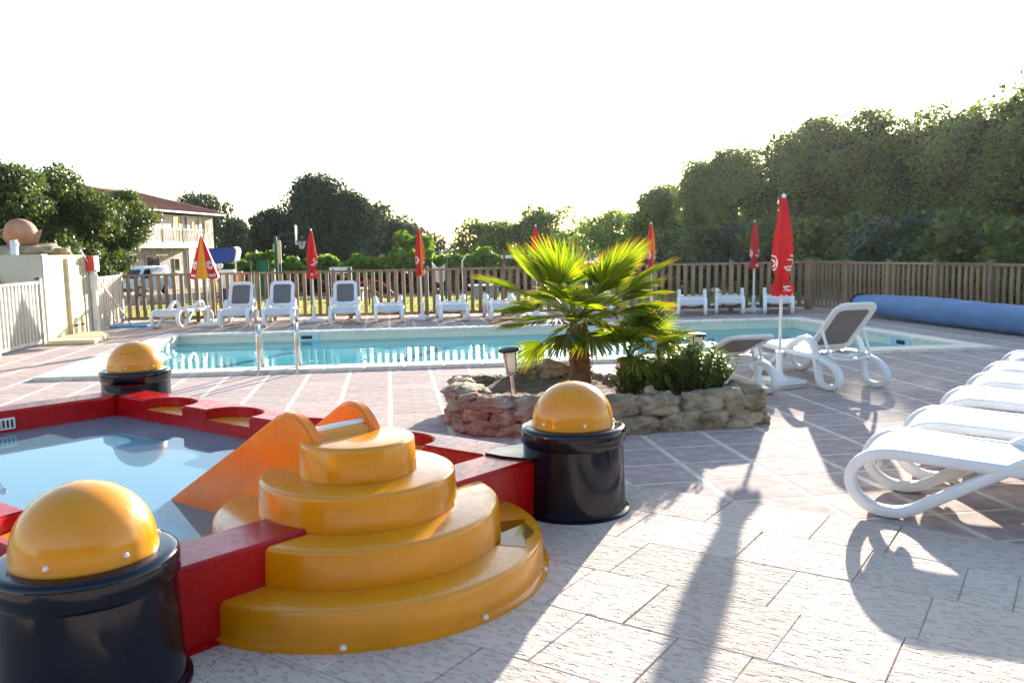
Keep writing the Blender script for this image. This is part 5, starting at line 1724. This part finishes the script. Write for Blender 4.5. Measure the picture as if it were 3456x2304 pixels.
MB().tube([(0, 0, 0), (0, 0, 1.22)], .02, 8, (1, 0, 0)).build('pole', M['green'], gl)
MB().lathe([(.0005, -.09)]+[(.09*math.cos(t), .09*math.sin(t)) for t in np.linspace(-1.45, 1.45, 12)]+[(.0005, .09)], 20, (0, 0, 1.30)).build('globe', M['glasspale'], gl)
# green net cage
cg = thing('green_net_cage', 'green mesh net cage with dark posts across the lawn', 'net', (-5.1, 34.6, land(0, 34.6)))
for x in (-.32, -.05, .34):
    MB().tube([(x, 0, 0), (x, 0, 1.65)], .03, 8, (1, 0, 0)).build('post', M['green'], cg)
nt = MB()
for k in range(14):
    x = -.03+.36*k/13
    nt.tube([(x, .01, .05), (x, .01, 1.6)], .009, 4, (1, 0, 0), caps=False)
for k in range(24):
    z = .08+1.5*k/23
    nt.tube([(-.03, .01, z), (.33, .01, z)], .009, 4, (0, 0, 1), caps=False)
tag(nt.build('net', M['netgreen'], cg, smooth=0), kind='stuff')
# basketball goals
def hoop_goal(label, x, y, face, padded):
    zg = land(x, y)
    t = thing('basketball_goal', label, 'basketball hoop', (x, y, zg), face)
    MB().box(-.02, .02, -.55, .55, 2.75, 3.85).build('backboard', M['white'], t, bev=.005)
    ring = MB().tube([(.30+.22*math.cos(a_), .22*math.sin(a_), 2.95) for a_ in np.linspace(0, 2*math.pi, 24, endpoint=False)], .022, 8, (0, 0, 1), closed=True).build('ring', M['redplastic'], t)
    MB().box(.021, .10, -.06, .06, 2.88, 2.99).build('bracket', M['redplastic'], t, bev=.01)
    net = MB()
    for k in range(12):
        for sg in (-1, 1):
            pts = []
            for s in range(5):
                f_ = s/4
                a_ = 2*math.pi*(k+sg*f_*1.5)/12
                r_n = .21-.10*f_
                pts.append((.30+r_n*math.cos(a_), r_n*math.sin(a_), 2.94-.42*f_))
            net.tube(pts, .007, 4, (0, 0, 1), caps=False)
    net.build('net', M['canvas_white'], t, smooth=0)
    MB().tube([(-1.2, 0, 0), (-1.2, 0, 2.7), (-.9, 0, 3.3), (-.03, 0, 3.4)], .06, 8, (0, 1, 0)).build('post', M['green'], t)
    if padded:
        MB().box(-1.30, -1.16, -.11, .11, 1.6, 2.85).build('pad', M['render2'], t, bev=.03)
hoop_goal('basketball hoop seen side-on before the dark evergreen', -5.20, 49.7, 0.02, True)
g2 = thing('basketball_goal', 'white rounded basketball backboard beside the red and yellow parasol', 'basketball hoop', (14.6, 47.8, land(0, 47.8)), R(-60))
rr2 = [(.42*math.cos(t), .42*math.sin(t)) for t in np.linspace(0, math.pi, 16)]
pl2 = [(x, z) for x, z in rr2]+[(-.42, -.62), (.42, -.62)]
MB().prism(pl2, -.02, .02).xf(Matrix.Translation((0, 0, 2.72)) @ Matrix.Rotation(math.pi/2, 4, 'X')).build('backboard', M['white'], g2, smooth=0)
MB().box(-.14, .14, -.032, -.024, 2.5, 2.75).build('target_mark', M['blue'], g2, smooth=0)
MB().tube([(.20*math.cos(a_), -.3+.20*math.sin(a_), 2.2) for a_ in np.linspace(0, 2*math.pi, 20, endpoint=False)], .02, 6, (0, 0, 1), closed=True).build('ring', M['redplastic'], g2)
MB().tube([(0, 1.0, 0), (0, 1.0, 2.3), (0, .03, 2.5)], .06, 8, (1, 0, 0)).build('post', M['green'], g2)
# padded green post pair in front of the goal
gp = thing('goal_post', 'pair of dark green posts with cream pad across the lawn', 'post', (-4.48, 35.72, land(0, 35.7)))
MB().box(-.14, -.03, -.05, .05, 0, 2.62).build('post', M['green'], gp, bev=.01)
MB().box(.0, .10, -.05, .05, 0, 1.5).build('post', M['green'], gp, bev=.01)
MB().box(-.02, .12, -.07, .07, 1.5, 2.45).build('pad', M['render2'], gp, bev=.03)
# sign board
sg = thing('sign_board', 'long white sign board with green mark above the fence rail', 'sign', (-2.02, 35.95, land(0, 36)))
MB().box(-.46, .46, -.02, .02, 1.05, 1.31).build('board', M['white'], sg, bev=.004)
MB().lathe([(.0005, .0), (.055, .0), (.06, .004)], 16).xf(Matrix.Translation((-.31, -.021, 1.18)) @ Matrix.Rotation(math.pi/2, 4, 'X')).build('green_mark', M['netgreen'], sg, smooth=0)
for x in (-.4, .4):
    MB().tube([(x, .03, 0), (x, .03, 1.3)], .02, 6, (1, 0, 0)).build('post', M['alu'], sg)
# red climbing arch
ar = thing('seesaw', 'red curved tube seesaw on the lawn behind the fence', 'seesaw', (-.61, 27.0, land(0, 27)))
zg = land(0, 27)
MB().tube(catmull([(-.67, 0, .29-zg), (-.45, 0, .46-zg), (-.2, 0, .58-zg), (0, 0, .62-zg), (.25, 0, .57-zg), (.48, 0, .42-zg), (.68, 0, .21-zg)], 4), .026, 8, (0, 1, 0)).build('upper_tube', M['redplastic'], ar)
MB().tube(catmull([(-.15, .1, .30-zg), (.06, .1, .31-zg), (.25, .1, .16-zg), (.45, .1, .06-zg), (.68, .1, .02-zg)], 4), .026, 8, (0, 1, 0)).build('lower_tube', M['redplastic'], ar)
MB().tube([(-.05, .05, 0), (-.05, .05, .60-zg)], .035, 8, (1, 0, 0)).build('stand', M['brownpole'], ar)
MB().lathe([(.0005, -.03), (.03, 0), (.0005, .03)], 10, (.69, 0, .2-zg)).build('end_cap', M['whitecap'], ar)
# table-tennis tables
for lb, x, y, w_ in (('pale-topped outdoor table behind the upright lounger and seesaw', -1.4, 30.95, 1.25), ('pale-topped outdoor table by the brown climbing frame', 3.48, 30.8, 1.3)):
    zg = land(0, y)
    tt = thing('outdoor_table', lb, 'table', (x, y, zg), -.05)
    MB().box(-w_/2, w_/2, -.4, .4, .46, .51).build('table_top', M['white'], tt, bev=.008)
    MB().box(-w_/2+.15, -w_/2+.5, -.3, .3, 0, .459).build('leg', M['concrete'], tt, bev=.02)
    MB().box(w_/2-.6, w_/2-.2, -.3, .3, 0, .459).build('leg', M['concrete'], tt, bev=.02)
tb3 = thing('outdoor_table', 'white table top on thin legs next to the green net cage', 'table', (-4.72, 33.6, land(0, 33.6)))
MB().box(-.45, .6, -.3, .3, 1.10, 1.16).build('table_top', M['white'], tb3, bev=.01)
for x, y in ((-.4, -.25), (.55, -.25), (-.4, .25), (.55, .25)):
    MB().tube([(x, y, 0), (x, y, 1.10)], .025, 6, (1, 0, 0)).build('leg', M['alu'], tb3)
# volleyball posts and net
vb = thing('volleyball_net', 'sagging net between two dark green posts on lawn', 'net', (0, 0, 0))
MB().tube([(1.66, 33.96, land(0, 34)), (1.68, 33.96, 1.18)], .035, 8, (1, 0, 0)).build('post', M['green'], vb)
MB().tube([(1.95, 29.94, land(0, 30)), (1.99, 29.93, 1.28)], .035, 8, (1, 0, 0)).build('post', M['green'], vb)
A, B = Vector((1.68, 33.9, 1.02)), Vector((1.99, 29.95, 1.08))
cab = MB().tube([A.lerp(B, t)+Vector((0, 0, -.85*t*(1-t))) for t in np.linspace(0, 1, 15)], .02, 6, (0, 0, 1)).build('top_cord', M['canvas_white'], vb)
nt = MB()
for k in range(40):
    t = (k+.5)/40
    p = A.lerp(B, t)+Vector((0, 0, -.85*t*(1-t)))
    nt.tube([p, p-Vector((0, 0, .55))], .004, 4, (1, 0, 0), caps=False)
for z in np.linspace(.08, .55, 7):
    nt.tube([A.lerp(B, t)+Vector((0, 0, -.85*t*(1-t)-z)) for t in np.linspace(0, 1, 12)], .004, 4, (0, 0, 1), caps=False)
tag(nt.build('mesh_net', M['canvas_white'], vb, smooth=0), kind='stuff')
lpst = thing('lamp_post', 'thin grey lamp post standing on the lawn past the net', 'lamp post', (2.72, 31.9, land(0, 32)))
MB().tube([(0, 0, 0), (0, 0, 1.42)], .025, 8, (1, 0, 0)).build('pole', M['alu'], lpst)
MB().tube([(0, 0, 1.42), (.12, 0, 1.55)], .03, 8, (0, 1, 0)).build('lamp_head', M['alu'], lpst)
# climbing frame
cf = thing('climbing_frame', 'brown timber climbing frame with pale beam behind the palm', 'climbing frame', (3.5, 25.8, land(0, 25.8)))
for x, y in ((0, 0), (.42, -.0), (1.9, -.1), (2.2, .5)):
    MB().beam((x, y, 0), (x, y, 1.60 if x < .3 or x > 1 else 1.1), .09, .09).build('post', M['brownpole'], cf)
MB().beam((-.1, 0, 1.42), (2.3, -.1, 1.42), .08, .10).build('top_beam', M['alu'], cf)
for z in (.25, .55, .85):
    MB().tube([(.04, 0, z), (.40, 0, z)], .014, 6, (0, 0, 1)).build('rung', M['redplastic'], cf)

# ------------------------------------------------------------------ behind the viewer: fence, plus an unseen hedge added to shade the near side
fence('picket_fence', 'brown picket fence closing the deck before the tall hedge', (-9.0, -4.7), (9.0, -4.7), pitch=.19, post_every=1.8)
hg = thing('added_shade_hedge', 'tall dark hedge added behind the closing picket fence for shade', 'hedge', (0, -8.0, -.05))
MB().box(-15, 14, -.6, .6, 0, 3.4).build('stems', M['bark'], hg, smooth=0)
r_ = np.random.default_rng(5)
cl = [(x, y, z, .8, .6, .7) for x in np.arange(-15, 14.1, .9) for y in (-.5, .5) for z in np.arange(.5, 4.2, .8)]
V, F = leaf_cloud(cl, 26000, .22, r_, .3)
link('foliage', fast_mesh('foliage', V, F, M['darkleaf']), hg)

# ------------------------------------------------------------------ thin haze added to imitate veiling glare round the sun
hz = MB().box(-1000, 1000, -80, 1700, -3.0, 13.0).build('haze', M['white'], None, smooth=0)
hm = bpy.data.materials.new('haze')
hm.use_nodes = True
hm.node_tree.nodes.clear()
ho = hm.node_tree.nodes.new('ShaderNodeOutputMaterial')
pv = hm.node_tree.nodes.new('ShaderNodeVolumePrincipled')
pv.inputs['Color'].default_value = (0.95, 0.96, 0.97, 1)
pv.inputs['Density'].default_value = 0.00012
pv.inputs['Anisotropy'].default_value = 0.72
hm.node_tree.links.new(pv.outputs[0], ho.inputs['Volume'])
hz.data.materials.clear()
hz.data.materials.append(hm)
tag(hz, 'thin pale haze added over the whole place for veiling glare', 'haze', kind='stuff')
